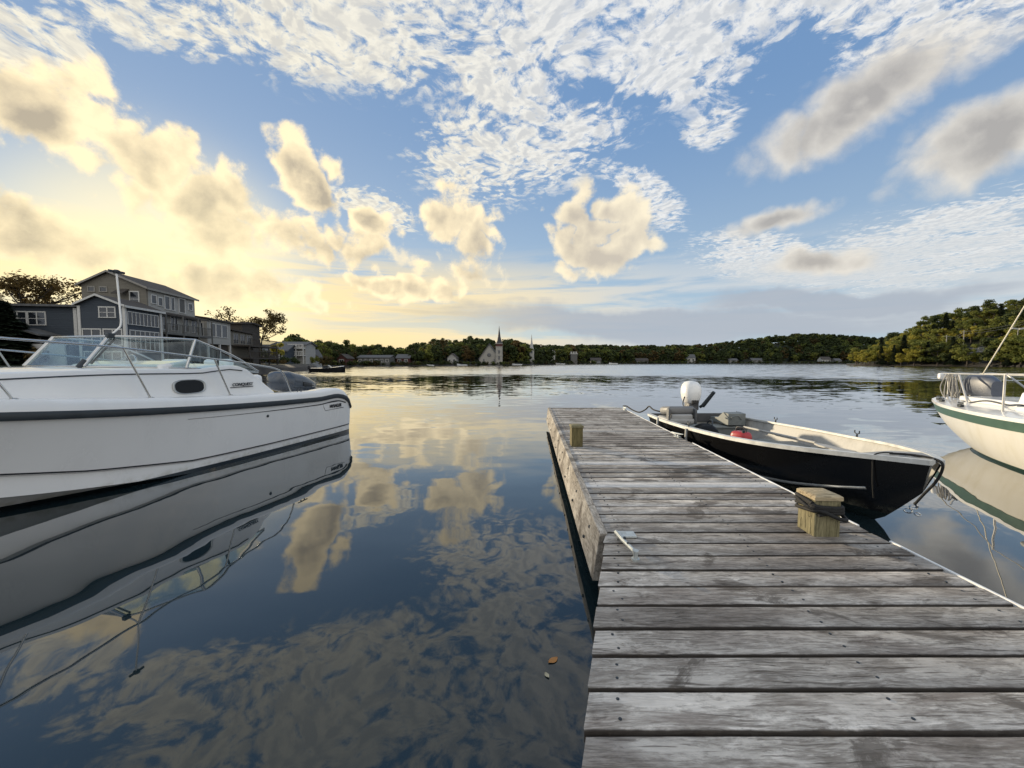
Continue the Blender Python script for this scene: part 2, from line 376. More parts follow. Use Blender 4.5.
M['cowlwhite'] = simple('white_cowl', (.82, .81, .78), .3, var=.04)
M['cowlgrey'] = simple('grey_cowl', (.055, .066, .082), .28, var=.08, coat=.4)
M['cowlblack'] = simple('black_cowl_panel', (.012, .013, .015), .3)
M['red'] = simple('red_plastic', (.42, .03, .035), .4, var=.1)
M['rope'] = simple('black_rope', (.012, .012, .012), .8, var=.4, scale=60, bump=.004, bscale=120)
M['greyrope'] = simple('pale_rope', (.30, .29, .27), .85, var=.2, scale=60)
M['green'] = simple('green_stripe', (.035, .085, .062), .4, var=.1)
M['cream'] = simple('cream_hull', (.74, .69, .56), .3, var=.05, scale=3, coat=.2, grime=((.6, .53, .38), .3))
M['ink'] = simple('black_ink', (.02, .02, .025), .5)
M['glass'] = glass_mat()
M['darkglass'] = simple('dark_window_glass', (.02, .024, .03), .06, var=.2, spec=.8)
M['porthole'] = simple('porthole_glass', (.006, .006, .007), .12, spec=.25)
M['bluesiding'] = siding('blue_siding', (.040, .052, .068))
M['greysiding'] = siding('grey_shingles', (.17, .155, .125), .13)
M['palesiding'] = siding('pale_siding', (.36, .35, .32), .15)
M['dulltrim'] = simple('dull_house_trim', (.27, .255, .225), .7, var=.1)
M['housetrim'] = simple('white_house_trim', (.56, .55, .52), .6, var=.06)
M['roof'] = simple('brown_shingle_roof', (.060, .050, .042), .85, var=.3, scale=5, bump=.01, bscale=14)
M['roofgrey'] = simple('grey_shingle_roof', (.10, .10, .10), .85, var=.25, scale=5)
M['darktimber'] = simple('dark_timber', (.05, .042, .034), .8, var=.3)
M['stone'] = simple('pale_church_stone', (.34, .32, .28), .8, var=.15, scale=2)
M['farwhite'] = simple('white_clapboard', (.42, .41, .38), .7, var=.08, scale=2)
M['fargrey'] = simple('grey_clapboard', (.12, .118, .11), .8, var=.15, scale=2)
M['farred'] = simple('red_clapboard', (.085, .028, .024), .8, var=.15, scale=2)
M['slate'] = simple('dark_spire_slate', (.045, .042, .045), .7, var=.2, scale=2)
M['bark'] = simple('tree_bark', (.050, .040, .032), .9, var=.35, scale=6)
M['leafA'] = leaf_mat('leaves_green', (.105, .138, .036), (.20, .21, .050), (.24, .235, .056), .5)
M['leafB'] = leaf_mat('leaves_dark', (.034, .050, .018), (.055, .072, .022), (.078, .088, .026), .25)
M['leafC'] = leaf_mat('leaves_yellow', (.25, .245, .045), (.33, .29, .05), (.38, .32, .06), .5)
M['leafD'] = leaf_mat('leaves_rust', (.070, .055, .022), (.095, .058, .020), (.115, .080, .022))
M['leafN'] = leaf_mat('needles', (.014, .022, .013), (.020, .030, .016), (.030, .042, .020), .1)
M['grass'] = simple('rough_grass', (.022, .028, .011), .95, var=.4, scale=.12)
M['rock'] = simple('shore_rock', (.042, .037, .031), .9, var=.45, scale=.6)
M['asphalt'] = simple('road_asphalt', (.16, .15, .14), .9, var=.15, scale=.4)

# ------------------------------------------------------------------ mesh helpers
class MB:
    def __init__(s): s.v = []; s.f = []; s.mi = []; s.cur = 0
    def add(s, vs, fs):
        o = len(s.v); s.v += [tuple(v) for v in vs]; s.f += [tuple(i + o for i in f) for f in fs]; s.mi += [s.cur] * len(fs)
        return s
    def box(s, c, d, M_=None):
        x, y, z = (k / 2 for k in d)
        vs = [Vector((a * x, b * y, e * z)) for a in (-1, 1) for b in (-1, 1) for e in (-1, 1)]
        if M_ is not None: vs = [M_ @ v for v in vs]
        vs = [v + Vector(c) for v in vs]
        return s.add(vs, [(0, 1, 3, 2), (4, 6, 7, 5), (0, 4, 5, 1), (2, 3, 7, 6), (0, 2, 6, 4), (1, 5, 7, 3)])
    def loft(s, rings, closed=True, cap=True):
        n = len(rings[0]); vs = [p for r in rings for p in r]; fs = []
        for i in range(len(rings) - 1):
            for j in range(n if closed else n - 1):
                k = (j + 1) % n
                fs.append((i * n + j, i * n + k, (i + 1) * n + k, (i + 1) * n + j))
        if cap and closed:
            fs.append(tuple(range(n - 1, -1, -1))); fs.append(tuple((len(rings) - 1) * n + j for j in range(n)))
        return s.add(vs, fs)
    def prism(s, poly, h):                      # poly: list of 3D points, extruded along vector h
        h = Vector(h); a = [Vector(p) for p in poly]; return s.loft([a, [p + h for p in a]])
    def tube(s, pts, r, n=8, closed=False):
        pts = [Vector(p) for p in pts]; rings = []; N = len(pts)
        up = None
        for i, p in enumerate(pts):
            if closed: d = pts[(i + 1) % N] - pts[i - 1]
            else: d = pts[min(i + 1, N - 1)] - pts[max(i - 1, 0)]
            d.normalize()
            if up is None:
                up = d.orthogonal().normalized()
            else:
                up = (up - d * up.dot(d)); up = up.normalized() if up.length > 1e-6 else d.orthogonal().normalized()
            w = d.cross(up); rr = r[i] if isinstance(r, (list, tuple)) else r
            rings.append([p + (up * math.cos(2 * math.pi * k / n) + w * math.sin(2 * math.pi * k / n)) * rr for k in range(n)])
        if closed: rings.append(rings[0])
        return s.loft(rings, True, not closed)
    def lathe(s, prof, c=(0, 0, 0), n=20, M_=None):
        c = Vector(c); rings = []
        for r, z in prof:
            ring = [Vector((r * math.cos(2 * math.pi * k / n), r * math.sin(2 * math.pi * k / n), z)) for k in range(n)]
            if M_ is not None: ring = [M_ @ v for v in ring]
            rings.append([v + c for v in ring])
        return s.loft(rings)
    def build(s, name, m, parent=None, smooth=None, bevel=0., seg=2):
        me = bpy.data.meshes.new(name); me.from_pydata(s.v, [], s.f)
        for k in (m if isinstance(m, (list, tuple)) else [m]): me.materials.append(k)
        me.polygons.foreach_set('material_index', s.mi)
        me.validate(); 
        import bmesh
        bm = bmesh.new(); bm.from_mesh(me); bmesh.ops.recalc_face_normals(bm, faces=bm.faces); bm.to_mesh(me); bm.free()
        if smooth is not None:
            me.polygons.foreach_set('use_smooth', [True] * len(me.polygons)); me.set_sharp_from_angle(angle=R(smooth))
        me.update()
        o = bpy.data.objects.new(name, me); C.objects.link(o)
        if parent is not None: o.parent = parent
        if bevel:
            b = o.modifiers.new('bevel', 'BEVEL'); b.width = bevel; b.segments = seg; b.limit_method = 'ANGLE'; b.angle_limit = R(40)
            me.polygons.foreach_set('use_smooth', [True] * len(me.polygons)); me.set_sharp_from_angle(angle=R(35))
        return o
def smoothpath(pts, k=6):
    """Catmull-Rom through the points"""
    P = [Vector(p) for p in pts]; out = []
    for i in range(len(P) - 1):
        a, b, c, d = P[max(i - 1, 0)], P[i], P[i + 1], P[min(i + 2, len(P) - 1)]
        for j in range(k):
            u = j / k
            out.append(.5 * ((2 * b) + (c - a) * u + (2 * a - 5 * b + 4 * c - d) * u * u + (3 * b - a - 3 * c + d) * u ** 3))
    out.append(P[-1]); return out
def itp(xs, ys):
    """smooth interpolation of a table"""
    xs = np.array(xs, float); ys = np.array(ys, float)
    g = np.gradient(ys, xs)
    def f(x):
        i = int(np.clip(np.searchsorted(xs, x) - 1, 0, len(xs) - 2)); h = xs[i + 1] - xs[i]; u = min(max((x - xs[i]) / h, 0), 1)
        return float((2 * u ** 3 - 3 * u * u + 1) * ys[i] + (u ** 3 - 2 * u * u + u) * h * g[i] + (3 * u * u - 2 * u ** 3) * ys[i + 1] + (u ** 3 - u * u) * h * g[i + 1])
    return f
def tag(o, label=None, cat=None, group=None, kind=None):
    for k, v in (('label', label), ('category', cat), ('group', group), ('kind', kind)):
        if v: o[k] = v
    return o
def empty(name, loc, rz=0., **kw):
    o = bpy.data.objects.new(name, None); C.objects.link(o); o.location = loc; o.rotation_euler = (0, 0, rz)
    o.empty_display_size = .3
    return tag(o, **kw)
def text(name, body, size, m, parent, origin, xdir, ydir, extrude=.002, shear=0., bold=0.):
    cu = bpy.data.curves.new(name, 'FONT'); cu.body = body; cu.size = size; cu.extrude = extrude; cu.shear = shear; cu.offset = bold
    tmp = bpy.data.objects.new(name + '_curve', cu); C.objects.link(tmp)
    bpy.context.view_layer.update()
    me = bpy.data.meshes.new_from_object(tmp.evaluated_get(bpy.context.evaluated_depsgraph_get()))
    bpy.data.objects.remove(tmp); bpy.data.curves.remove(cu)
    x = Vector(xdir).normalized(); y = Vector(ydir).normalized(); z = x.cross(y)
    Mx = Matrix((x, y, z)).transposed().to_4x4(); Mx.translation = Vector(origin)
    me.transform(Mx); me.materials.clear(); me.materials.append(m)
    me.name = name; o = bpy.data.objects.new(name, me); C.objects.link(o); o.parent = parent
    return o
def head_rot(hx, hy): return math.atan2(-hx, hy)

# ------------------------------------------------------------------ setting: water, terrain
wm = MB()
xs = [-4000, -400, -60, 0, 60, 400, 4000]; ys = [-400, -20, 0, 20, 80, 400, 4000]
wm.add([(x, y, 0) for y in ys for x in xs], [(j * 7 + i, j * 7 + i + 1, (j + 1) * 7 + i + 1, (j + 1) * 7 + i) for j in range(6) for i in range(6)])
tag(wm.build('water', M['water']), kind='structure')
bed = MB(); bed.add([(-4500, -500, -6), (4500, -500, -6), (4500, 4500, -6), (-4500, 4500, -6)], [(0, 1, 2, 3)])
tag(bed.build('lake_bed', M['rock']), kind='structure')

def azdir(px):
    u = (px - 512) / F; n = math.hypot(u, 1); return u / n, 1 / n
rng = random.Random(7)
# far shore: distance of the water's edge and height of the ridge along each bearing
T_PX = [200, 262, 300, 340, 400, 450, 480, 505, 530, 580, 640, 700, 740, 780, 820, 860, 900, 960, 1100]
T_DS = [74, 92, 120, 160, 172, 185, 195, 200, 240, 330, 400, 460, 520, 560, 580, 590, 600, 620, 650]
T_TOP = [352, 350, 347, 348, 345.5, 337, 336, 341, 346.5, 346.5, 347.5, 347, 344, 340.5, 341, 344, 346, 348, 349]
fds = itp(T_PX, T_DS); ftop = itp(T_PX, T_TOP)
def fdepth(px): return 40 + .22 * fds(px)
def fground(px, r):
    ds = fds(px); dp = fdepth(px); D = ds + dp
    ridge = max(2.0, (362.5 - ftop(px)) / F * D / azdir(px)[1] ** -0 * 1.0 - 8.5)
    u = min(max((r - ds) / dp, -0.06), 1.6)
    if u < 0: return u * 12 * 1.0
    if u < .12: return .9 * (u / .12) ** .6
    k = (u - .12) / .88
    k = min(k, 1.0); s_ = k * k * (3 - 2 * k)
    return .9 + (ridge - .9) * s_
def terrain_patch(name, pxs, rr, ground, dsf, mats):
    mb = MB(); n = len(rr)
    for px in pxs:
        ux, uy = azdir(px)
        for r_ in rr:
            r = dsf(px) + r_; mb.v.append((ux * r, uy * r, ground(px, r)))
    for i in range(len(pxs) - 1):
        for j in range(n - 1):
            mb.f.append((i * n + j, (i + 1) * n + j, (i + 1) * n + j + 1, i * n + j + 1)); mb.mi.append(0 if rr[j] >= 5 else 1)
    return tag(mb.build(name, mats, smooth=60), kind='structure')
terrain_patch('far_shore', list(range(200, 1101, 8)), [-8, -2, 0, 1.5, 4, 6, 10, 18, 30, 45, 60, 80, 100, 130, 170, 260], fground, fds, [M['grass'], M['rock']])
# wooded headland on the right
H_PX = [846, 858, 872, 890, 915, 945, 980, 1024, 1080, 1160]
H_DS = [262, 250, 244, 240, 236, 232, 226, 218, 205, 190]
H_TOP = [361, 350, 343, 335, 321, 312.5, 304, 297, 290, 286]
hds = itp(H_PX, H_DS); htop = itp(H_PX, H_TOP)
def hground(px, r):
    ds = hds(px); dp = 75.; ridge = max(.3, (362.5 - htop(px)) / F * (ds + dp) * azdir(px)[1] - 7.5)
    u = (r - ds) / dp
    if u < 0: return max(u * 12, -2.5)
    k = min(u, 1.); return .7 * min(u / .04, 1) + max(0, ridge - .7) * (1 - (1 - max(0, k - .03) / .97) ** 1.45)
terrain_patch('headland', [846, 852, 858, 865, 872, 880] + list(range(890, 1161, 10)), [-8, -2, 0, 1.5, 3, 6, 12, 20, 30, 45, 60, 75, 95, 140, 220], hground, hds, [M['grass'], M['rock']])
# near bank on the left, under the houses (axis-aligned sheet with a rocky edge)
lb = MB(); prof = [(-1.2, 3.0), (-.1, .9), (.0, 0), (.7, -.5), (1.1, -2.2), (1.25, -12), (1.6, -40), (2.5, -120)]
lys = [-60, 0, 15, 25, 32, 40, 48, 56, 64, 72, 82, 95, 110]
lxs = [-33, -33, -32.8, -32.4, -32.3, -32.6, -33.2, -34.2, -35.5, -37.2, -40.5, -47, -60]
for yy, xx in zip(lys, lxs):
    for (z, dx) in prof: lb.v.append((xx + dx + rng.uniform(-.4, .4), yy, z + (rng.uniform(-.12, .12) if -.5 < z < 1 else 0)))
n = len(prof)
for i in range(len(lys) - 1):
    for j in range(n - 1):
        lb.f.append((i * n + j, i * n + j + 1, (i + 1) * n + j + 1, (i + 1) * n + j)); lb.mi.append(1 if j < 4 else 0)
tag(lb.build('near_bank', [M['grass'], M['rock']], smooth=40), kind='structure')
# road cut on the headland
def hpos(px, dr): ux, uy = azdir(px); r = hds(px) + dr; return Vector((ux * r, uy * r, hground(px, r)))
rd = MB(); row = []
for px in (958, 968, 978, 990, 1004, 1024, 1050):
    a = hpos(px, 13 + (px - 958) * .05); b = hpos(px, 18 + (px - 958) * .05)
    row.append([a + Vector((0, 0, .25)), b + Vector((0, 0, .45)), b + Vector((0, 0, -.6)), a + Vector((0, 0, -.6))])
rd.loft(row); tag(rd.build('road', M['asphalt']), kind='structure')

# ------------------------------------------------------------------ dock
ZD = .42
def lerp(a, b, u): return a + (b - a) * u
LX0, LY0 = .585, 2.315; LX1, LY1 = .885, 8.97           # left edge, outer section
RX0, RY0 = 2.19, 1.62; RX1, RY1 = 2.545, 8.97
def dock_left(y):
    if y >= LY0: return lerp(LX0, LX1, (y - LY0) / (LY1 - LY0))
    return .52 + (y - 2.16) * .288 if y > -.4 else .52 + (-.4 - 2.16) * .288
def dock_right(y): return lerp(RX0, RX1, (y - RY0) / (RY1 - RY0))
dock = empty('dock', (1.4, 4.5, 0), label='weathered grey plank dock running out over the water past the moored skiff', cat='dock')
dock_off = Vector((1.4, 4.5, 0))
pl = MB(); pitch = .1452; y0 = 1.057 - 20 * pitch
attr_b = []; attr_p = []
k = 0; r2 = random.Random(3)
pale = {}
for yy in (4.03, 3.31): pale[int((yy - y0) / pitch)] = .8
pale[int((5.95 - y0) / pitch)] = .35
while True:
    ya = y0 + k * pitch; yb = ya + pitch - r2.uniform(.006, .0115)
    if yb > 9.02: break
    xa0, xb0 = dock_left(ya) + .002, dock_left(yb) + .002
    e = r2.uniform(-.006, .008) if ya < LY0 else 0
    xr0, xr1 = dock_right(ya) - .012, dock_right(yb) - .012
    zt = ZD + r2.uniform(-.0025, .0025)
    tw = r2.uniform(-.0015, .0015); ns = 8
    rings = []
    for i in range(ns + 1):
        u = i / ns; cup = .0012
        a = Vector((lerp(xa0 + e, xr0, u), ya + .0008 * math.sin(u * 9 + k), zt + tw * (u - .5))); b = Vector((lerp(xb0 + e, xr1, u), yb + .0008 * math.sin(u * 7 + k * 2), zt - tw * (u - .5)))
        rd_ = .009
        rings.append([a + Vector((0, 0, -.036)), a + Vector((0, 0, -rd_)), a + Vector((0, rd_ * .3, -rd_ * .3)), a + Vector((0, rd_, 0)), (a + b) / 2 + Vector((0, 0, cup)),
                      b + Vector((0, -rd_, 0)), b + Vector((0, -rd_ * .3, -rd_ * .3)), b + Vector((0, 0, -rd_)), b + Vector((0, 0, -.036))])
    nf = len(pl.f); pl.loft([[p - dock_off for p in r_] for r_ in rings])
    rv = r2.random(); attr_b += [rv] * (len(pl.f) - nf); attr_p += [pale.get(k, 0.)] * (len(pl.f) - nf)
    k += 1
nv = len(pl.v); r3 = random.Random(11); pl.cur = 1
for kk in range(20, 75):                                            # nail heads, two per board at each joist
    ya = y0 + kk * pitch
    if ya > 8.9: break
    for fx in (.06, .5, .93):
        for fy in (.035, .105):
            x = lerp(dock_left(ya), dock_right(ya), fx) + r3.uniform(-.012, .012); y = ya + fy + r3.uniform(-.008, .008)
            pl.lathe([(.0055, -.004), (.0055, .0012), (.003, .002)], (x - dock_off.x, y - dock_off.y, ZD + .0016), 7)
attr_b += [0.] * (len(pl.f) - len(attr_b)); attr_p += [0.] * (len(pl.f) - len(attr_p))
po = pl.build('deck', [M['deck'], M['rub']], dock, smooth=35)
def face_attr(o, name, vals):
    a = o.data.attributes.new(name, 'FLOAT', 'FACE'); a.data.foreach_set('value', vals)
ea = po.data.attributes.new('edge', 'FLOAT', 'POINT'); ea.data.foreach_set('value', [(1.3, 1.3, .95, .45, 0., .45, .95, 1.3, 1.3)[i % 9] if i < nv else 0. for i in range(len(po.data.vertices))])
face_attr(po, 'board', attr_b); face_attr(po, 'pale', attr_p)
# fascia board on the outer left side, leaning a little outwards at its foot
fb = MB(); ends = []
for (x, y) in ((LX0, LY0 + .003), (LX1, LY1 + .01)):
    o_ = .045
    ends.append([Vector((x, y, ZD + .012)) - dock_off, Vector((x - .05, y, ZD + .008)) - dock_off, Vector((x - .05 - o_, y, ZD - .285)) - dock_off, Vector((x - o_, y, ZD - .285)) - dock_off])
rings = [[lerp(a, b, i / 10) + Vector((r3.uniform(-.003, .003), 0, 0)) for a, b in zip(*ends)] for i in range(11)]
fb.loft(rings); bo = fb; bo.cur = 1
for i in range(9):
    u = (i + .5) / 9
    for zz in (.08, .2):
        x = lerp(LX0, LX1, u) - .053 - .045 * zz / .285; y = lerp(LY0, LY1, u) + (.06 if zz > .1 else -.05)
        bo.lathe([(.013, -.003), (.013, .006), (.008, .010)], Vector((x, y, ZD - zz)) - dock_off, 8, Matrix.Rotation(-math.pi / 2, 3, 'Y'))
fo = fb.build('fascia_board', [M['fascia'], M['rub']], dock, bevel=.006)
# end board, near-left rim, right rim with white edging, joists and floats
eb = MB(); eb.prism([Vector((LX1 - .05, 9.02, ZD - .005)) - dock_off, Vector((RX1 + .01, 9.02, ZD - .005)) - dock_off, Vector((RX1 + .01, 9.02, ZD - .25)) - dock_off, Vector((LX1 - .07, 9.02, ZD - .25)) - dock_off], (0, .045, 0))
eb.build('end_board', M['fascia'], dock, bevel=.004)
nb = MB(); pa = Vector((dock_left(2.3) + .02, 2.3, 0)); pb = Vector((dock_left(-.4) + .02, -.4, 0)); 
nb.loft([[Vector((p.x, p.y, ZD - .04)) - dock_off, Vector((p.x + .045, p.y, ZD - .04)) - dock_off, Vector((p.x + .045, p.y, ZD - .26)) - dock_off, Vector((p.x, p.y, ZD - .26)) - dock_off] for p in (pa, pb)])
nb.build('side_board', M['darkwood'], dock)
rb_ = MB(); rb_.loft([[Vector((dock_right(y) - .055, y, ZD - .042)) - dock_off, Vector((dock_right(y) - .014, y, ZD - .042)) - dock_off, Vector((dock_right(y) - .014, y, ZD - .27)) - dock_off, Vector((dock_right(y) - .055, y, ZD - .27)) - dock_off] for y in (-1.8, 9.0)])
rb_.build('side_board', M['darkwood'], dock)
et = MB()
for (ya, yb) in ((-1.8, 2.24), (2.46, 5.05), (5.5, 8.9)):
    N = max(3, int((yb - ya) / .25))
    et.loft([[Vector((dock_right(y) - .004, y, ZD - .05)) - dock_off, Vector((dock_right(y) - .004, y, ZD + .004)) - dock_off, Vector((dock_right(y) + .010 + r3.uniform(-.002, .002), y, ZD + .005)) - dock_off, Vector((dock_right(y) + .016, y, ZD - .05)) - dock_off] for y in np.linspace(ya, yb, N)])
et.build('edge_trim', M['whitetrim'], dock, bevel=.003)
jo = MB()
for u in (.2, .5, .8):
    jo.loft([[Vector((lerp(dock_left(y), dock_right(y), u) + a, y, ZD + z)) - dock_off for a, z in ((-.02, -.045), (.02, -.045), (.02, -.25), (-.02, -.25))] for y in (-1.7, 2.3, 9.0)])
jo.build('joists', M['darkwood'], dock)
for yc in (.6, 3.5, 6.0, 8.3):
    fl = MB(); fl.box(Vector((lerp(dock_left(yc), dock_right(yc), .5), yc, .03)) - dock_off, (1.30, 1.0, .26)); fl.build('float', M['cowlblack'], dock, bevel=.03)
# dark floating log-like rail seen below the fascia
# posts
def post(name, x, y, w, h, m, mc, cap_o, rz, **kw):
    e = empty(name, (x, y, ZD), rz, **kw)
    mb = MB(); mb.box((0, 0, h / 2 - .02), (w, w, h + .04)); mb.build('shaft', m, e, bevel=.006)
    c = MB(); H = w / 2 + cap_o
    c.loft([[Vector((sx * q, sy * q, z)) for sx, sy in ((-1, -1), (1, -1), (1, 1), (-1, 1))] for q, z in ((H, h), (H, h + .024), (H - .012, h + .032))])
    c.build('cap', mc, e, bevel=.003)
    return e
p1 = post('mooring_post', .815, 4.9, .14, .235, M['mosspost'], M['treated'], .008, R(2), label='small brown mooring post near the far left corner of the dock, bare of rope', cat='post', group='mooring posts on the dock')
p2 = post('mooring_post', 1.90, 2.37, .150, .222, M['treated'], M['capwood'], .008, R(-2), label='yellowish capped mooring post wrapped in black rope on the right dock edge', cat='post', group='mooring posts on the dock')
# rope round the front post
rp = MB(); pts = []
h_ = .148 / 2 + .012
for turn in range(4):
    zc = .135 + turn * .018
    corners = [(-h_, -h_), (h_, -h_), (h_, h_), (-h_, h_)]
    for q in range(4):
        a = Vector(corners[q]); b = Vector(corners[(q + 1) % 4])
        for u in (.12, .5, .88):
            p = a.lerp(b, u); pts.append((p.x + math.sin(turn * 3 + q) * .003, p.y, zc + (q + u) / 4 * .018 + .012 * math.sin(q * 1.7 + u * 2 + turn)))
rp.tube(smoothpath(pts, 3), .0115, 7)
pts2 = [(-h_ - .012, .06, .20), (-h_ - .012, -.05, .175), (-.04, -h_ - .014, .16), (.04, -h_ - .016, .125), (h_ + .005, -h_ - .01, .115), (h_ + .022, 0, .125), (h_ + .05, .12, .02), (h_ + .09, .4, -.1)]
rp.tube(smoothpath(pts2, 5), .0115, 7)
ro = rp.build('mooring_rope', M['rope'], None, smooth=60); ro.location = p2.location; ro.rotation_euler = p2.rotation_euler
tag(ro, 'black rope wound several times round the capped post on the right dock edge', 'rope')
# galvanised hinge strap
gs = empty('hinge_strap', (.64, 2.30, ZD), 0, label='galvanised steel hinge strap lying on the deck by the left fascia end', cat='bracket')
g = MB(); g.box((.045, .0, .014), (.115, .075, .012)); g.build('plate', M['galv'], gs, bevel=.002)
g = MB(); g.tube([(-.005, .03, .016), (.002, -.10, .024), (.018, -.245, .034), (.018, -.275, .030)], [.014, .013, .012, .012], 6); g.build('bar', M['galv'], gs, bevel=.002)
g = MB(); g.lathe([(.022, 0), (.022, .012), (.013, .014), (.013, .045), (.017, .047), (.017, .055)], (.015, -.285, .002), 10); g.build('bolt', M['galv'], gs, smooth=40)
for yy in (-.10, -.17):
    g = MB(); g.lathe([(.008, .0), (.008, .012), (.004, .014)], (.010, yy, .032), 8); g.build('stud', M['rub'], gs)
# cleats on the far part
def cleat(x, y, rz, **kw):
    e = empty('dock_cleat', (x, y, ZD), rz, **kw)
    mb = MB(); mb.box((0, 0, .006), (.05, .10, .012)); mb.lathe([(.012, .01), (.010, .045)], (0, -.025, 0), 8); mb.lathe([(.012, .01), (.010, .045)], (0, .025, 0), 8); mb.build('base', M['galv'], e)
    mb = MB(); mb.tube([(0, -.11, .056), (0, -.05, .05), (0, .05, .05), (0, .11, .056)], [.007, .012, .012, .007], 8); mb.build('horn', M['galv'], e, smooth=50)
    return e
cleat(2.50, 8.6, 0, label='small metal cleat at the far right dock corner holding the skiff stern line', cat='cleat')
cleat(2.33, 5.45, R(20), label='metal cleat halfway along the right dock edge', cat='cleat')

# ------------------------------------------------------------------ white cabin cruiser (left)
cr = empty('cabin_cruiser', (-4.55, 8.5, 0), head_rot(-.245, -.97), label='large white cabin cruiser with windshield, bow rail and grey outboard moored at left', cat='motorboat')
def S_(xs, ys): return itp(xs, ys)
cs = [-.05, .1, .27, 1, 2, 3, 4, 5, 6, 6.6, 7.0, 7.15]
sheer_h = S_(cs, [1.12, 1.18, 1.2, 1.22, 1.235, 1.235, 1.21, 1.09, .80, .50, .2, .03])
sheer_z = S_(cs, [.53, .69, .76, .775, .80, .84, .90, .98, 1.07, 1.13, 1.16, 1.18])
chine_h = S_(cs, [1.08, 1.1, 1.11, 1.13, 1.14, 1.12, 1.03, .82, .46, .22, .06, .02])
chine_z = S_(cs, [-.09, -.09, -.09, -.085, -.07, -.035, .06, .2, .42, .62, .85, 1.0])
keel_z = S_(cs, [-.45, -.45, -.45, -.46, -.48, -.48, -.45, -.36, -.05, .35, .72, .95])
def knuck(s):                # the stripe line height
    return float(np.interp(s, [-.05, 2, 3.2, 4.2, 4.95, 6, 7.15], [.165, .155, .165, .29, .44, .74, 1.08]))
ss_ = list(np.linspace(.1, 7.13, 50)); ss_ = [-.05, 0.03] + ss_
def hull_ring(s, outset=0.):
    H, z1, hc, zc, zk = sheer_h(s), sheer_z(s), chine_h(s), chine_z(s), keel_z(s)
    kz = min(knuck(s), z1 - .05); kz = max(kz, zc + .03)
    def side(z):
        u = (z - zc) / max(z1 - zc, .01); return lerp(hc, H, u ** 1.25 if s > 3 else u)
    pts = [(H, z1)]
    for u in (.75, .5, .25): z = lerp(kz, z1, u); pts.append((side(z), z))
    pts += [(side(kz), kz), (side(kz) - .012 - .03 * max(0, min(1, (s - 2.8) / 2)), kz - .02), (hc + .0, zc + .02), (hc - .03 - .04 * (1 if s > 2.5 else .3), zc - .012),
            (hc * .66, lerp(zc, zk, .33)), (hc * .63, lerp(zc, zk, .37)), (hc * .3, lerp(zc, zk, .7)), (.0, zk)]
    left = [(-a - outset, s, z) for a, z in pts]; right = [(a + outset, s, z) for a, z in pts[:-1]][::-1]
    return [Vector(p) for p in left + right]
def hull_paint(name, top, bottom, zline):
    m, t, b = mat(name)
    tc = t.n('ShaderNodeTexCoord').outputs['Object']; z = t.xyz(tc)[2]
    nz = t.noise(t.map(tc, sca=(1, 1, .4)), 3, 6, .6)
    topc = t.mix(t.ss(nz, .45, .8), top, tuple(k * .93 for k in top))
    # waterline scum just above the paint edge
    sc_ = t.m('MULTIPLY', t.ss(z, zline + .10, zline), t.ss(t.noise(tc, 9, 5), .35, .7))
    topc = t.mix(t.m('MULTIPLY', sc_, .5), topc, (.33, .31, .22))
    c = t.mix(t.ss(z, zline - .002, zline + .002), bottom, topc)
    t.put(b.inputs['Base Color'], c); t.put(b.inputs['Roughness'], t.ss(nz, .2, .8, .16, .32)); b.inputs['Coat Weight'].default_value = .8; b.inputs['Coat Roughness'].default_value = .05
    return m
hb = MB(); hb.loft([hull_ring(s) for s in ss_], True, True)
hb.build('hull', hull_paint('cruiser_hull_paint', (.80, .795, .78), (.010, .012, .014), .055), cr, smooth=24)
for sgn in (-1, 1):
    st = MB()
    def ribbon(mb, s0, s1, z0f, w, off=.006, N=40, taper=False):
        ra = []
        for s in np.linspace(s0, s1, N):
            H, z1, hc, zc = sheer_h(s), sheer_z(s), chine_h(s), chine_z(s)
            def side(z):
                u = max(0, (z - zc) / max(z1 - zc, .01)); return lerp(hc, H, u ** 1.25 if s > 3 else u)
            z = z0f(s); ww = w * (1 if not taper else max(.15, 1 - (s - s0) / (s1 - s0)))
            ra.append([Vector((sgn * (side(z + ww / 2) + off), s, z + ww / 2)), Vector((sgn * (side(z - ww / 2) + off), s, z - ww / 2)), Vector((sgn * (side(z - ww / 2) - .01), s, z - ww / 2)), Vector((sgn * (side(z + ww / 2) - .01), s, z + ww / 2))])
        mb.loft(ra)
    ribbon(st, 0., 6.6, lambda s: knuck(s) + .006, .016); st.build('boot_stripe', M['ink'], cr)
    st = MB(); ribbon(st, .18, 3.3, lambda s: sheer_z(s) - .085 - .01 * s, .024, taper=True); st.build('pin_stripe', M['ink'], cr)
    rr = MB(); path = []
    for s in np.linspace(-.05, 7.12, 60):
        H, z1 = sheer_h(s), sheer_z(s); path.append([Vector((sgn * (H - .02), s, z1 - .035)), Vector((sgn * (H + .028), s, z1 - .03)), Vector((sgn * (H + .042), s, z1 + .01)), Vector((sgn * (H + .028), s, z1 + .05)), Vector((sgn * (H - .02), s, z1 + .055))])
    rr.loft(path); rr.build('rub_rail', M['rub'], cr, smooth=50)
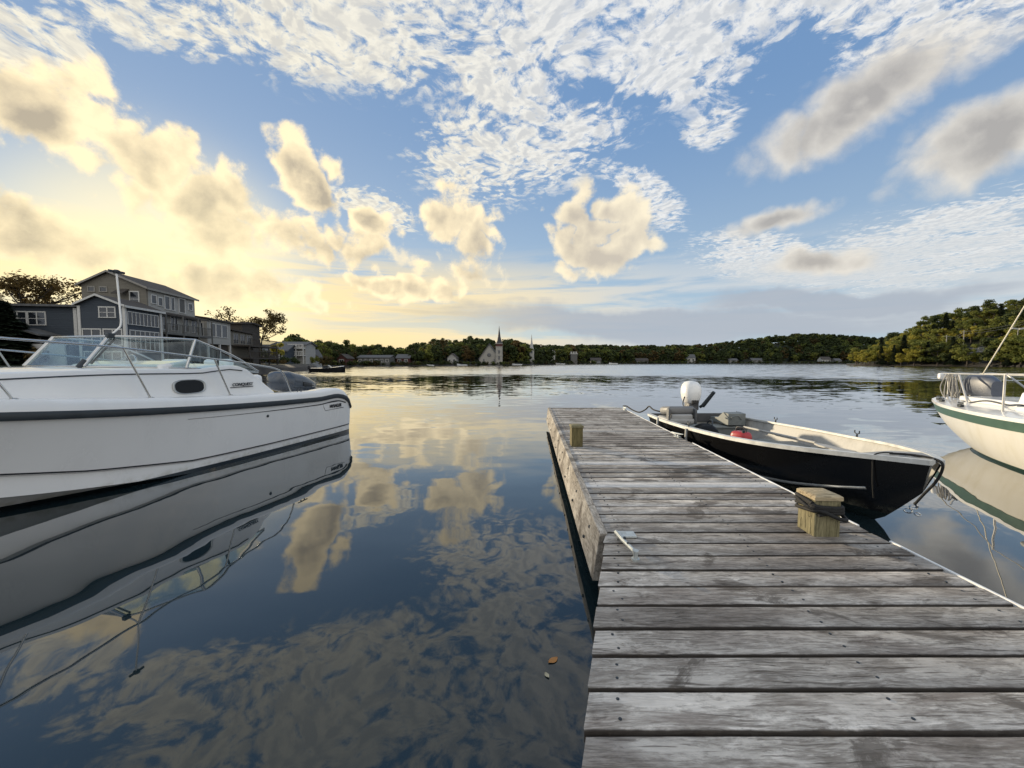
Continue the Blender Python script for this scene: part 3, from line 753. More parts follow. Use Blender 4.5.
# gunwale and deck moulding
for sgn in (-1, 1):
    gm = MB(); path = []
    for s in np.linspace(-.02, 7.1, 60):
        H, z1 = sheer_h(s), sheer_z(s) + .05; w_ = min(.28, H * .8); hgt = .105 * min(1, max(.25, (s + .05) / .3))
        path.append([Vector((sgn * (H + .012), s, z1 - .01)), Vector((sgn * (H + .006), s, z1 + hgt * .6)), Vector((sgn * (H - .018), s, z1 + hgt)), Vector((sgn * (H - .05), s, z1 + hgt + .012)), Vector((sgn * (H - w_), s, z1 + hgt + .015)), Vector((sgn * (H - w_), s, z1 - .12))])
    gm.loft(path); gm.build('gunwale', M['gel'], cr, smooth=40)
fd = MB(); path = []
for s in np.linspace(1.9, 7.05, 40):
    H, z1 = sheer_h(s), sheer_z(s) + .155; w_ = max(.02, H - .2)
    path.append([Vector((-w_, s, z1)), Vector((0, s, z1 + .05)), Vector((w_, s, z1)), Vector((w_, s, z1 - .1)), Vector((-w_, s, z1 - .1))])
fd.loft(path); fd.build('foredeck', M['gel'], cr, smooth=40)
ck = MB(); ck.box((0, 1.1, .42), (2.0, 2.0, .06)); ck.box((0, .22, .62), (1.9, .08, .4)); ck.build('cockpit_floor', M['gel'], cr)
# cabin trunk
cabs = [1.72, 2.2, 3, 4, 4.8, 5.5, 6.1, 6.5]
cw = S_(cabs, [.97, .965, .96, .94, .84, .64, .40, .2]); cz = S_(cabs, [1.0, 1.372, 1.385, 1.395, 1.37, 1.335, 1.29, 1.25])
ct = MB(); path = []
for s in list(np.linspace(1.72, 2.2, 8)) + list(np.linspace(2.35, 6.5, 30)):
    w_ = cw(s); z = cz(s) if s > 2.2 else lerp(.99, 1.372, (s - 1.72) / .48); b0 = sheer_z(s) + .10
    zt = max(z, b0 + .03)
    path.append([Vector((-w_ - .05, s, b0)), Vector((-w_ - .02, s, lerp(b0, zt, .5))), Vector((-w_, s, zt - .035)), Vector((-w_ + .012, s, zt - .012)), Vector((-w_ + .04, s, zt)), Vector((0, s, zt + .03)),
                 Vector((w_ - .04, s, zt)), Vector((w_ - .012, s, zt - .012)), Vector((w_, s, zt - .035)), Vector((w_ + .02, s, lerp(b0, zt, .5))), Vector((w_ + .05, s, b0))])
ct.loft(path); ct.build('cabin', M['gel'], cr, smooth=38)
for sgn in (-1, 1):
    ml = MB(); ml.tube([(sgn * (cw(s) + .006), s, cz(s) - .065) for s in np.linspace(2.3, 4.9, 14)], .008, 6); ml.build('moulding', M['rub'], cr)
    # porthole
    ph = MB(); N = 28; ring = []
    for q in range(N):
        a = 2 * math.pi * q / N; c_, s__ = math.cos(a), math.sin(a)
        ring.append((.215 * math.copysign(abs(c_) ** .62, c_), .098 * math.copysign(abs(s__) ** .75, s__)))
    base = Vector((sgn * (cw(3.1) + .028), 3.1, 1.145))
    path = [[base + Vector((sgn * dx - sgn * p[1] * k * .14, p[0] * k, p[1] * k)) for p in ring] for k, dx in ((1.0, -.03), (1.0, .012), (.95, .018), (.87, .010), (.87, -.02))]
    ph.loft(path); po_ = ph.build('porthole', M['housetrim'] if False else M['alu'], cr, smooth=50)
    pg = MB(); pg.loft([[base + Vector((sgn * dx - sgn * p[1] * .87 * .14, p[0] * .87, p[1] * .87)) for p in ring] for dx in (-.02, .008)]); pg.build('pane', M['porthole'], po_)
# windshield
zb = 1.395
wb = [(-.93, 1.98, 1.31), (-.92, 3.08, zb), (-.52, 3.93, zb + .03), (.52, 3.93, zb + .03), (.92, 3.08, zb), (.93, 1.98, 1.31)]
wt = [(-.93, 1.98, 1.325), (-.885, 2.92, 1.785), (-.50, 3.66, 1.795), (.50, 3.66, 1.795), (.885, 2.92, 1.785), (.93, 1.98, 1.325)]
def glass(a, b, c, d):
    mb = MB(); n_ = (Vector(b) - Vector(a)).cross(Vector(d) - Vector(a)).normalized() * .006
    mb.loft([[Vector(p) for p in (a, b, c, d)], [Vector(p) + n_ for p in (a, b, c, d)]]); return mb
wf = MB()
wf.tube(smoothpath([wt[0], (-.915, 2.4, 1.575), wt[1]], 4) + smoothpath([wt[1], (-.72, 3.42, 1.795), wt[2]], 4)[1:] + [wt[3]] + smoothpath([wt[3], (.72, 3.42, 1.795), wt[4]], 4)[1:] + smoothpath([wt[4], (.915, 2.4, 1.575), wt[5]], 4)[1:], .015, 8)
wf.tube(wb, .012, 8)
for i in (1, 4): wf.tube([wb[i], wt[i]], .020, 8)
for i in (2, 3): wf.tube([wb[i], wt[i]], .024, 8)
frame = wf.build('windshield_frame', M['steel'], cr, smooth=50)
for sgn in (-1, 1):
    wg = MB(); wg.tube([(sgn * .926, 2.66, zb - .02), (sgn * .902, 2.60, 1.655)], .016, 6); wg.build('window_post', M['rub'], frame)
for i in (1, 2, 3): glass(wb[i], wb[i + 1], wt[i + 1], wt[i]).build('windshield_pane', M['glass'], frame)
for i in (0, 4):
    a, b, c = (wb[0], wb[1], wt[1]) if i == 0 else (wb[5], wb[4], wt[4])
    mb = MB(); n_ = Vector((.006, 0, 0)); mb.loft([[Vector(p) for p in (a, b, c)], [Vector(p) + n_ for p in (a, b, c)]]); mb.build('windshield_pane', M['glass'], frame)
wk = MB()
wk.tube([(-.52, 3.86, zb + .06), (-.52, 3.62, 1.76)], .013, 6); wk.tube([(-.51, 3.97, zb + .02), (-.51, 3.91, zb + .10)], .028, 8); wk.build('bar_shade_and_foot', M['rub'], frame)  # dark strip stands in for the bar's shadow; short foot below it
# dash, helm and seats glimpsed through the glass
dh = MB(); dh.prism([(-.85, 3.0, 1.36), (.85, 3.0, 1.36), (.85, 3.0, 1.50), (-.85, 3.0, 1.50)], (0, .35, -.06)); dh.build('dashboard', M['gel'], cr, bevel=.03)
for x in (-.45, .45):
    sb = MB(); sb.box((x, 2.25, 1.25), (.5, .14, .55)); sb.box((x, 2.42, .98), (.5, .45, .14)); sb.box((x, 2.42, .7), (.2, .2, .5)); sb.build('helm_seat', M['gel'], cr, bevel=.05)
wh = MB(); wh.tube([(.45 + .17 * math.cos(a), 2.92 - .06 * math.sin(a), 1.42 + .16 * math.sin(a)) for a in np.linspace(0, 2 * math.pi, 20)[:-1]], .013, 6, True)
for a in (0.5, 2.6, 4.7): wh.tube([(.45, 2.94, 1.42), (.45 + .17 * math.cos(a), 2.92 - .06 * math.sin(a), 1.42 + .16 * math.sin(a))], .01, 6)
wh.build('steering_wheel', M['steel'], cr, smooth=50)
sbx = MB(); sbx.box((-.55, 1.98, 1.17), (.55, .42, .20)); sbx.build('cushion', M['gel'], cr, bevel=.07, seg=3)
# bow rail
def rail_t(s): return min(sheer_h(s) - .11, 1.11)
for sgn in (-1, 1):
    rl = MB(); rz_ = itp([1.78, 2.4, 3.03, 4.05, 4.81, 5.8, 6.9], [1.37, 1.465, 1.54, 1.65, 1.70, 1.79, 1.86])
    top = [Vector((sgn * rail_t(s), s, rz_(s))) for s in np.linspace(1.9, 6.9, 24)]
    aft = smoothpath([(sgn * rail_t(1.5), 1.50, sheer_z(1.5) + .155), (sgn * rail_t(1.6), 1.60, 1.17), (sgn * rail_t(1.7), 1.70, 1.32), top[0]], 5)[:-1]
    rl.tube(aft + top, .0125, 8)
    for s0, s1 in ((2.62, 2.84), (3.64, 3.89), (4.72, 5.0), (5.7, 5.95)):
        rl.tube([(sgn * rail_t(s0), s0, sheer_z(s0) + .15), (sgn * rail_t(s1), s1, rz_(s1))], .011, 8)
        rl.lathe([(.035, 0), (.033, .012), (.018, .02)], (sgn * rail_t(s0), s0, sheer_z(s0) + .16), 12)
    rl.lathe([(.035, 0), (.033, .012), (.018, .02)], (sgn * rail_t(1.5), 1.5, sheer_z(1.5) + .16), 12)
    rl.build('bow_rail', M['steel'], cr, smooth=50)
# stern light pole, folded base
an = MB(); an.tube(smoothpath([(-.52, 3.66, 1.80), (-.53, 3.62, 1.85), (-.545, 3.57, 1.92), (-.55, 3.56, 2.0)], 5) + [Vector((-.55, 3.58, 2.57))], .0105, 8)
ao = an.build('light_pole', M['gel'], cr, smooth=50)
at_ = MB(); at_.lathe([(.03, 0), (.036, .01), (.036, .035), (.02, .045)], (-.55, 3.58, 2.57), 12); at_.tube([(-.55, 3.50, 2.59), (-.55, 3.66, 2.59)], .016, 8); at_.build('lamp_head', M['rub'], ao, smooth=40)
ab = MB(); ab.box((-.52, 3.66, 1.80), (.06, .08, .06)); ab.build('bracket', M['rub'], ao, bevel=.01)
# deck cleat, drain fitting
cl = MB(); cl.tube([(-1.10, 1.20, sheer_z(1.2) + .245), (-1.10, 1.42, sheer_z(1.4) + .245)], .012, 8)
for s in (1.27, 1.35): cl.tube([(-1.10, s, sheer_z(s) + .16), (-1.10, s, sheer_z(s) + .24)], .01, 6)
cl.build('deck_cleat', M['rub'], cr)
sf = MB(); sf.lathe([(.022, -.02), (.022, .008), (.014, .012)], (-(sheer_h(2.1) - .022), 2.1, .62), 14, Matrix.Rotation(-math.pi / 2, 3, 'Y')); sf.build('drain_fitting', M['rub'], cr, smooth=40)
# lettering (port side: reads from bow to stern; port outward is -X)
def port_side(s, z):
    H, z1, hc, zc = sheer_h(s), sheer_z(s), chine_h(s), chine_z(s); u = (z - zc) / (z1 - zc); return lerp(hc, H, u)
text('lettering', 'CONQUEST', .064, M['ink'], cr, (-(cw(2.5) + .042), 2.50, 1.115), (0, -1, 0), (.14, 0, 1), .003, .25, .001)
ul = MB(); ul.prism([(-(cw(2.5) + .044), 2.53, 1.09), (-(cw(2.5) + .044), 2.16, 1.09), (-(cw(2.5) + .044), 2.14, 1.10), (-(cw(2.5) + .044), 2.52, 1.10)], (.02, 0, 0)); ul.build('lettering_underline', M['ink'], cr)
text('lettering', 'WHALER', .088, M['ink'], cr, (-(port_side(.55, .55) + .012), .68, .585), (0.02, -1, 0), (-.09, 0, 1), .003, .2, .004)
lg = MB(); xx = -(port_side(.5, .55) + .006)
lg.tube([(xx - .012, .36, .70), (xx - .012, .86, .685), (xx - .004, .82, .60), (xx + .004, .78, .545), (xx + .012, .24, .555)], .006, 6); lg.build('emblem', M['ink'], cr)
# outboard, tilted
om = empty('outboard_motor', (0, .26, .035)); om.parent = cr
cx_ = S_([-.48, -.4, -.15, .15, .4, .52, .56], [.13, .18, .25, .275, .26, .19, .08])
cb = S_([-.48, -.4, -.15, .15, .4, .52, .56], [.86, .84, .80, .80, .86, .93, 1.02]); cttop = S_([-.48, -.4, -.15, .15, .4, .52, .56], [.985, 1.03, 1.15, 1.235, 1.26, 1.20, 1.08])
cwl = MB(); path = []
for s in np.linspace(-.48, .56, 22):
    w_ = cx_(s); b0, b1 = cb(s), cttop(s); ring = []
    for q in range(20):
        a = 2 * math.pi * q / 20; c_, s__ = math.cos(a), math.sin(a)
        ring.append(Vector((w_ * math.copysign(abs(c_) ** .7, c_), s - .02, (b0 + b1) / 2 + (b1 - b0) / 2 * math.copysign(abs(s__) ** .75, s__))))
    path.append(ring)
cwl.loft(path); cwl.build('cowl', M['cowlgrey'], om, smooth=50)
cp = MB()
for sgn in (-1, 1):
    path = []
    for s in np.linspace(-.44, .05, 10):
        w_ = cx_(s) + .008; zc_ = lerp(cb(s), cttop(s), .46); hh = .10 * (s + .5) * .9 + .02
        path.append([Vector((sgn * w_, s, zc_ + hh * .7)), Vector((sgn * (w_ + .006), s, zc_)), Vector((sgn * w_, s, zc_ - hh * .7)), Vector((sgn * (w_ - .05), s, zc_))])
    cp.loft(path)
cp.build('cowl_panel', M['cowlblack'], om)
text('lettering', '225', .085, M['housetrim'], om, (-(cx_(-.3) + .02), -.24, .915), (.22, -1, -.1), (-.1, 0, 1), .004)
lw = MB(); lw.box((0, -.50, .66), (.22, .34, .42)); lw.box((0, -.62, .3), (.10, .28, .9)); lw.lathe([(.02, -.3), (.07, -.15), (.07, .15), (.03, .22)], (0, -.64, -.12), 12, Matrix.Rotation(math.pi / 2, 3, 'X')); lw.build('leg', M['cowlgrey'], om, bevel=.03)

# ------------------------------------------------------------------ black aluminium skiff by the dock
SKO = Vector((3.30, 7.30, 0)); skh = (.12, -4.1)
sk = empty('skiff', SKO, head_rot(*skh), label='open black aluminium skiff with white outboard and grey seats tied to the dock', cat='skiff')
SL = 4.2
a_ = [0, .64, 1.38, 2.13, 2.76, 3.3, 3.72, 3.99, 4.2]
kh = S_(a_, [.74, .79, .82, .81, .74, .61, .41, .23, .05]); kz = S_(a_, [.50, .505, .525, .55, .575, .61, .64, .66, .67])
khc = S_(a_, [.60, .63, .65, .62, .54, .40, .22, .09, .02]); kzc = S_(a_, [.05, .055, .07, .10, .14, .20, .28, .36, .48]); kzk = S_(a_, [-.12, -.14, -.16, -.17, -.16, -.13, -.06, .09, .38])
def stem(s, z): return s + max(0, (s - 3.2) / 1.0) * (z - .66) * .34
def sk_ring(s, inn=0.):
    H, z1, hc, zc, zk = kh(s) - inn, kz(s), khc(s) - inn * .8, kzc(s) + inn * .5, kzk(s) + inn
    H = max(H, .012); hc = max(hc, .006)
    pts = [(H, z1), (lerp(hc, H, .72), lerp(zc, z1, .66)), (lerp(hc, H, .40), lerp(zc, z1, .32)), (hc, zc), (hc * .5, lerp(zc, zk, .6)), (0, zk)]
    return [Vector((-x, stem(s, z), z)) for x, z in pts] + [Vector((x, stem(s, z), z)) for x, z in pts[:-1]][::-1]
ssk = list(np.linspace(0, 4.2, 36))
def skin(ring_f, name, m, cap_tr=True):
    mb = MB(); rings = [ring_f(s) for s in ssk]; mb.loft(rings, closed=False)
    if cap_tr: mb.add(rings[0], [tuple(range(len(rings[0])))])
    o = mb.build(name, m, sk, smooth=28); return o
skin(lambda s: sk_ring(s), 'hull', hull_paint('skiff_hull_paint', (.008, .008, .009), (.014, .024, .024), .10))
def inner_ring(s): return [p + Vector((0, .03 if s < .1 else 0, .0)) for p in sk_ring(s, .022)]
skin(inner_ring, 'inner_liner', M['gelold'])
gw = MB()
for sgn in (-1, 1):
    path = []
    for s in ssk:
        H, z1 = kh(s), kz(s); y = stem(s, z1); w_ = min(.05, H * .7)
        path.append([Vector((sgn * (H + .016), y, z1 - .028)), Vector((sgn * (H + .016), y, z1 + .012)), Vector((sgn * (H - w_), y, z1 + .014)), Vector((sgn * (H - w_), y, z1 - .012)), Vector((sgn * (H - .015), y, z1 - .028))])
    gw.loft(path)
gw.build('gunwale', M['alu'] if False else simple('pale_gunwale', (.60, .60, .57), .45, .15, var=.12, scale=9, grime=((.3, .29, .26), .4)), sk, smooth=40)
for sgn in (-1, 1):
    cs_ = MB(); cs_.tube([Vector((sgn * (khc(s) + .004), stem(s, kzc(s)), kzc(s) + .012)) for s in np.linspace(1.6, 3.85, 24)], .016, 6); cs_.build('spray_rail', M['alu'], sk, smooth=60)
bd = MB(); path = []
for s in np.linspace(3.82, 4.18, 8):
    H, z1 = kh(s) - .03, kz(s) + .008; path.append([Vector((-max(H, .01), stem(s, z1), z1)), Vector((0, stem(s, z1), z1 + .02)), Vector((max(H, .01), stem(s, z1), z1)), Vector((0, stem(s, z1), z1 - .03))])
bd.loft(path); bd.build('bow_plate', M['gelold'], sk, smooth=40)
fl = MB(); path = []
for s in np.linspace(.04, 3.5, 16): path.append([Vector((-(khc(s) - .05), s, kzc(s) + .06)), Vector((khc(s) - .05, s, kzc(s) + .06)), Vector((khc(s) - .05, s, kzc(s) + .03)), Vector((-(khc(s) - .05), s, kzc(s) + .03))])
fl.loft(path); fl.build('floor', M['inner'], sk)
def bench(s, z, d, m='benchgrey', h=None):
    mb = MB(); w_ = lerp(khc(s), kh(s), max(0., (z - .03 - kzc(s)) / (kz(s) - kzc(s)))) * 2 - .09; mb.box((0, s, z), (w_, d, .035))
    mb.box((0, s, z - .12), (w_ - .32, d - .05, .2)); return mb.build('bench', M[m], sk, bevel=.01)
bench(.55, .36, .32); bench(1.95, .33, .34); bench(2.75, .42, .36)
# side storage shelf with light edge along the far side (port when facing the bow is +... outer side)
sh = MB(); sh.box((-.45, 2.1, .30), (.22, 1.3, .03)); sh.box((-.34, 2.1, .22), (.02, 1.3, .19)); sh.build('side_locker', M['benchgrey'], sk, bevel=.006)
bx = MB(); bx.prism([(-.66, .16, .40), (-.66, .72, .40), (-.66, .72, .60), (-.66, .56, .61), (-.66, .40, .50), (-.66, .16, .48)], (.30, 0, 0)); bx.tube(smoothpath([(-.40, .735, .50), (-.40, .76, .55), (-.50, .76, .57), (-.58, .735, .50)], 4), .010, 6); bx.build('stern_locker', M['benchgrey'], sk, bevel=.01)
tr = MB(); tr.box((0, .02, .44), (1.40, .05, .16)); tr.build('transom_board', M['cushdark'], sk, bevel=.006)
# swivel seat, folded: thick two-tone cushions
st_ = empty('swivel_seat', (.25, -.06, 0)); st_.parent = sk
c1 = MB(); c1.box((.30, .78, .50), (.46, .44, .11)); c1.build('seat_cushion', M['cushion'], st_, bevel=.04, seg=3)
c2 = MB(); c2.box((.26, .74, .655), (.46, .40, .14), Matrix.Rotation(R(7), 3, 'X')); c2.build('back_cushion', simple('mid_grey_vinyl', (.17, .17, .168), .5, var=.12), st_, bevel=.055, seg=4)
for x_ in (.06, .50):
    c6 = MB(); c6.box((x_, .955, .585), (.035, .10, .25)); c6.build('edge_strap', M['cushdark'], st_, bevel=.012)
c3 = MB(); c3.box((.28, .955, .56), (.36, .07, .12)); c3.build('cushion_panel', M['cushion'], st_, bevel=.03, seg=3)
c4 = MB(); c4.lathe([(.05, .36), (.05, .45)], (.3, .76, 0), 12); c4.build('pedestal', M['alu'], st_, smooth=40)
for pts_ in ([(.52, .58, .5), (.53, .96, .5)], [(.06, .58, .56), (.06, .96, .5)]):
    c5 = MB(); c5.tube(pts_, .012, 6); c5.build('hinge_bar', M['alu'], st_)
# outboard: upright white cowl, tiller forward
so_ = empty('outboard_motor', (-.12, 0, .08)); so_.parent = sk; so_.scale = (.92, .92, .93)
cowl = MB(); path = []
for i, (z, wx, wy) in enumerate([(.66, .10, .13), (.68, .135, .17), (.76, .16, .205), (.86, .175, .225), (.96, .175, .22), (1.04, .155, .19), (1.09, .115, .14), (1.112, .05, .06)]):
    path.append([Vector((wx * math.copysign(abs(math.cos(a)) ** .8, math.cos(a)) - (z - .66) * .05, -.13 + wy * math.copysign(abs(math.sin(a)) ** .8, math.sin(a)) + (z - .66) * -.12, z)) for a in np.linspace(0, 2 * math.pi, 25)[:-1]])
cowl.loft(path); cowl.build('cowl', M['cowlwhite'], so_, smooth=60)
lb_ = MB(); lb_.box((0.0, .055, .70), (.13, .05, .075)); lb_.build('latch', M['cowlblack'], so_, bevel=.01)
sg = MB(); sg.tube([(-.165 * math.cos(a) * 1.02 - .008, -.13, .87 + .20 * math.sin(a)) for a in np.linspace(-1.4, 1.4, 10)], .006, 5); sg.build('cowl_seam', M['rub'], so_)
mid = MB(); mid.box((0, -.10, .60), (.20, .24, .14)); mid.box((0, -.14, .25), (.11, .2, .75)); mid.lathe([(.02, -.2), (.055, -.1), (.055, .1), (.03, .16)], (0, -.16, -.18), 12, Matrix.Rotation(math.pi / 2, 3, 'X')); mid.build('leg', M['cushdark'], so_, bevel=.02)
tl = MB(); tl.tube([(-.12, .02, .60), (-.17, .12, .66)], .03, 8); tl.tube([(-.14, .08, .62), (-.27, .26, .92)], [.040, .034], 8); tl.build('tiller', M['rub'], so_, smooth=50)
hs = MB(); hs.tube(smoothpath([(.17, -.05, .80), (.25, .05, .66), (.24, .2, .58), (.1, .25, .55)], 5), .012, 6); hs.build('fuel_hose', M['rub'], so_)
# oar locks and fittings on gunwales
for sgn, s in ((-1, 1.25), (-1, 2.72), (1, 1.7), (-1, .35)):
    ol = MB(); x = sgn * (kh(s) - .02); ol.tube([(x, s, kz(s)), (x, s, kz(s) + .04)], .010, 8); ol.tube([(x - .0, s - .03, kz(s) + .09), (x, s - .03, kz(s) + .06), (x, s, kz(s) + .045), (x, s + .03, kz(s) + .06), (x, s + .03, kz(s) + .09)], .007, 6); ol.build('oarlock', M['rub'], sk)
for sf_ in (.62, 1.72):
    fg = MB(); fg.tube([(kh(sf_) + .022, sf_, .525), (kh(sf_) + .031, sf_, .29)], .020, 8); fg.build('side_bracket', M['alu'], sk, smooth=50)
# loose things in the skiff (top-level)
def in_skiff(name, s, t_, z, rz=0., **kw): 
    p = Matrix.Rotation(sk.rotation_euler.z, 3, 'Z') @ Vector((t_, s, z)) + SKO
    return empty(name, p, sk.rotation_euler.z + rz, **kw)
gt = in_skiff('fuel_tank', 2.03, .24, .352, R(20), label='red plastic fuel tank with black handle on the skiff floor', cat='fuel tank')
gt.scale = (.55, .55, .75)
g = MB(); path = []
for z, q in ((0, .86), (.03, 1), (.17, 1), (.22, .88), (.24, .7)): path.append([Vector((.16 * q * math.copysign(abs(math.cos(a)) ** .5, math.cos(a)), .22 * q * math.copysign(abs(math.sin(a)) ** .5, math.sin(a)), z)) for a in np.linspace(0, 2 * math.pi, 25)[:-1]])
g.loft(path); g.build('tank_body', M['red'], gt, smooth=45)
g = MB(); g.tube(smoothpath([(0, -.15, .23), (0, -.11, .31), (0, .09, .31), (0, .14, .23)], 4), .014, 8); g.build('handle', M['rub'], gt, smooth=50)
g = MB(); g.lathe([(.035, .235), (.035, .275), (.02, .28)], (.08, .12, 0), 12); g.build('filler_cap', M['rub'], gt, smooth=40)
bg_ = in_skiff('duffel_bag', 1.20, .28, .20, R(75), label='black bag lying in the skiff behind the seat', cat='bag')
g = MB(); path = []
for u in np.linspace(-1, 1, 15):
    q = (1 - abs(u) ** 3.2) ** .5 * .15 + .012; path.append([Vector((u * .28, q * math.cos(a) * 1.05 + .008 * math.sin(7 * u + 3 * a), .155 + q * math.sin(a) * (.9 if math.sin(a) > 0 else .95) + .012 * math.sin(9 * u + 2 * a))) for a in np.linspace(0, 2 * math.pi, 19)[:-1]])
g.loft(path); g.build('bag_body', M['black'], bg_, smooth=60)
g = MB(); g.tube(smoothpath([(-.14, .05, .30), (-.07, .07, .36), (.07, .07, .36), (.14, .05, .30)], 5), .012, 6); g.build('strap', M['rub'], bg_)
oar = MB(); oar.tube([(0, 0, 0), (.05, 1.5, .05)], .018, 8); oar.loft([[Vector((.05 - w_ , 1.5 + u, .05 + h)), Vector((.05 + w_, 1.5 + u, .05 + h)), Vector((.05 + w_, 1.5 + u, .03 + h)), Vector((.05 - w_, 1.5 + u, .03 + h))] for u, w_, h in ((0, .02, 0), (.12, .06, 0), (.45, .075, 0), (.5, .05, 0))])
oo = oar.build('oar', M['gelold'], None, smooth=50); p = Matrix.Rotation(sk.rotation_euler.z, 3, 'Z') @ Vector((-.46, 1.0, .42)) + SKO; oo.location = p; oo.rotation_euler = (0, 0, sk.rotation_euler.z)
tag(oo, 'pale wooden oar lying across the benches along the far side of the skiff', 'oar')
# ropes
def world_rope(name, pts, r, label, m='rope'):
    mb = MB(); mb.tube(smoothpath(pts, 7), r, 7); o = mb.build(name, M[m], None, smooth=60); return tag(o, label, 'rope')
def skw(t_, s, z): p = Matrix.Rotation(sk.rotation_euler.z, 3, 'Z') @ Vector((t_, s, z)) + SKO; return p
world_rope('stern_line', [(2.48, 8.66, .50), (2.52, 8.55, .51), (2.58, 8.3, .455), (2.64, 8.05, .44), (2.70, 7.85, .52), (2.72, 7.7, .60), skw(.58, -.16, .565), skw(.52, .02, .55), skw(.40, .12, .52)], .014, 'black line from the far dock corner to the stern of the skiff')
bow = stem(3.9, .6)
world_rope('bow_line', [skw(.17, 3.98, .69), skw(.06, 4.06, .695), skw(.0, 4.18, .69), skw(-.01, 4.235, .65), skw(-.01, 4.20, .52), skw(.0, 4.12, .38), skw(.01, 4.06, .27)], .010, 'black bow line looping down from the skiff stem to a shackle')
world_rope('hanging_line', [skw(.12, 3.96, .69), skw(.20, 3.95, .69), skw(.27, 3.94, .66), skw(.262, 3.93, .56), skw(.225, 3.90, .40), skw(.17, 3.86, .26)], .006, 'thin black line hanging over the near gunwale at the skiff bow')
shk = MB(); c0 = skw(.01, 4.05, .24)
for i, off in enumerate(((0, 0, 0), (.045, .02, .015), (-.02, .02, -.035), (.02, -.02, -.05))):
    ax = Matrix.Rotation(i * 1.1, 3, 'Z') @ Matrix.Rotation(i * .7 + .4, 3, 'X')
    shk.tube([c0 + Vector(off) + ax @ Vector((.026 * math.cos(a), .019 * math.sin(a), 0)) for a in np.linspace(0, 2 * math.pi, 15)[:-1]], .0055, 6, True)
tag(shk.build('shackle', M['steel'], None, smooth=50), 'shiny shackle and chain links hanging at the skiff stem above the water', 'shackle')

# ------------------------------------------------------------------ white sailboat at right
SBO = Vector((9.11, 7.92, 0)); sbh = (-.4, -.9)
sb = empty('sailboat', SBO, head_rot(*sbh), label='white sailboat with a green sheer stripe cut off by the right edge', cat='sailboat')
b_ = [0, .4, 1, 2, 3, 4, 5, 6, 6.8, 7.2]
bh = S_(b_, [.40, .55, .75, .97, 1.10, 1.12, 1.02, .72, .3, .03]); bz = S_(b_, [.68, .675, .67, .67, .68, .70, .74, .80, .86, .89])
bk_ = S_(b_, [.50, .33, .10, -.18, -.35, -.42, -.42, -.3, .1, .6])
def sb_ring(s):
    H, z1, zk = bh(s), bz(s), bk_(s); N = 12; r_ = []
    for i in range(N + 1):
        a = math.pi / 2 * i / N; r_.append((H * math.cos(a) ** .62 if i < N else 0, z1 - (z1 - zk) * (math.sin(a) ** 1.25)))
    return [Vector((-x, s, z)) for x, z in r_] + [Vector((x, s, z)) for x, z in r_[:-1]][::-1]
def sail_paint():
    m, t, b = mat('sailboat_hull_paint')
    tc = t.n('ShaderNodeTexCoord').outputs['Object']; x, y, z = t.xyz(tc)
    nz = t.noise(t.map(tc, sca=(1, 1, .4)), 4, 6, .6)
    c = t.mix(t.ss(nz, .4, .8), (.64, .63, .59), (.58, .56, .49))
    c = t.mix(t.ss(z, .033, .037), (.016, .045, .034), c)
    t.put(b.inputs['Base Color'], c); b.inputs['Roughness'].default_value = .25; b.inputs['Coat Weight'].default_value = .3
    return m
sss = list(np.linspace(0, 7.18, 44))
h = MB(); h.loft([sb_ring(s) for s in sss]); h.build('hull', sail_paint(), sb, smooth=40)
for sgn in (-1, 1):
    g = MB(); path = []
    for s in sss:
        H, z1, zk = bh(s), bz(s), bk_(s); x1, x2 = H + .006, H * .992 + .008
        path.append([Vector((sgn * (H + .006), s, z1 - .005)), Vector((sgn * (H * math.cos(math.asin(min(1, (.13 / max(z1 - zk, .14)) ** .8))) ** .62 + .008), s, z1 - .13)), Vector((sgn * H * .9, s, z1 - .13)), Vector((sgn * H * .9, s, z1 - .005))])
    g.loft(path); g.build('sheer_stripe', M['green'], sb, smooth=50)
g = MB(); path = []
for s in sss:
    H, z1 = bh(s), bz(s); path.append([Vector((-H - .012, s, z1 - .004)), Vector((-H - .008, s, z1 + .045)), Vector((-H * .86, s, z1 + .075)), Vector((0, s, z1 + .11)), Vector((H * .86, s, z1 + .075)), Vector((H + .008, s, z1 + .045)), Vector((H + .012, s, z1 - .004))])
g.loft(path); g.build('deck', M['gel'], sb, smooth=35)
g = MB(); path = []
for s in np.linspace(2.6, 5.6, 12): path.append([Vector((-.62, s, bz(s) + .06)), Vector((-.55, s, bz(s) + .36)), Vector((.55, s, bz(s) + .36)), Vector((.62, s, bz(s) + .06))])
g.loft(path); g.build('cabin', M['gel'], sb, bevel=.03)
g = MB(); g.box((0, 1.7, bz(1.7) + .14), (.9, 1.5, .10)); g.build('coaming', M['gel'], sb, bevel=.03)
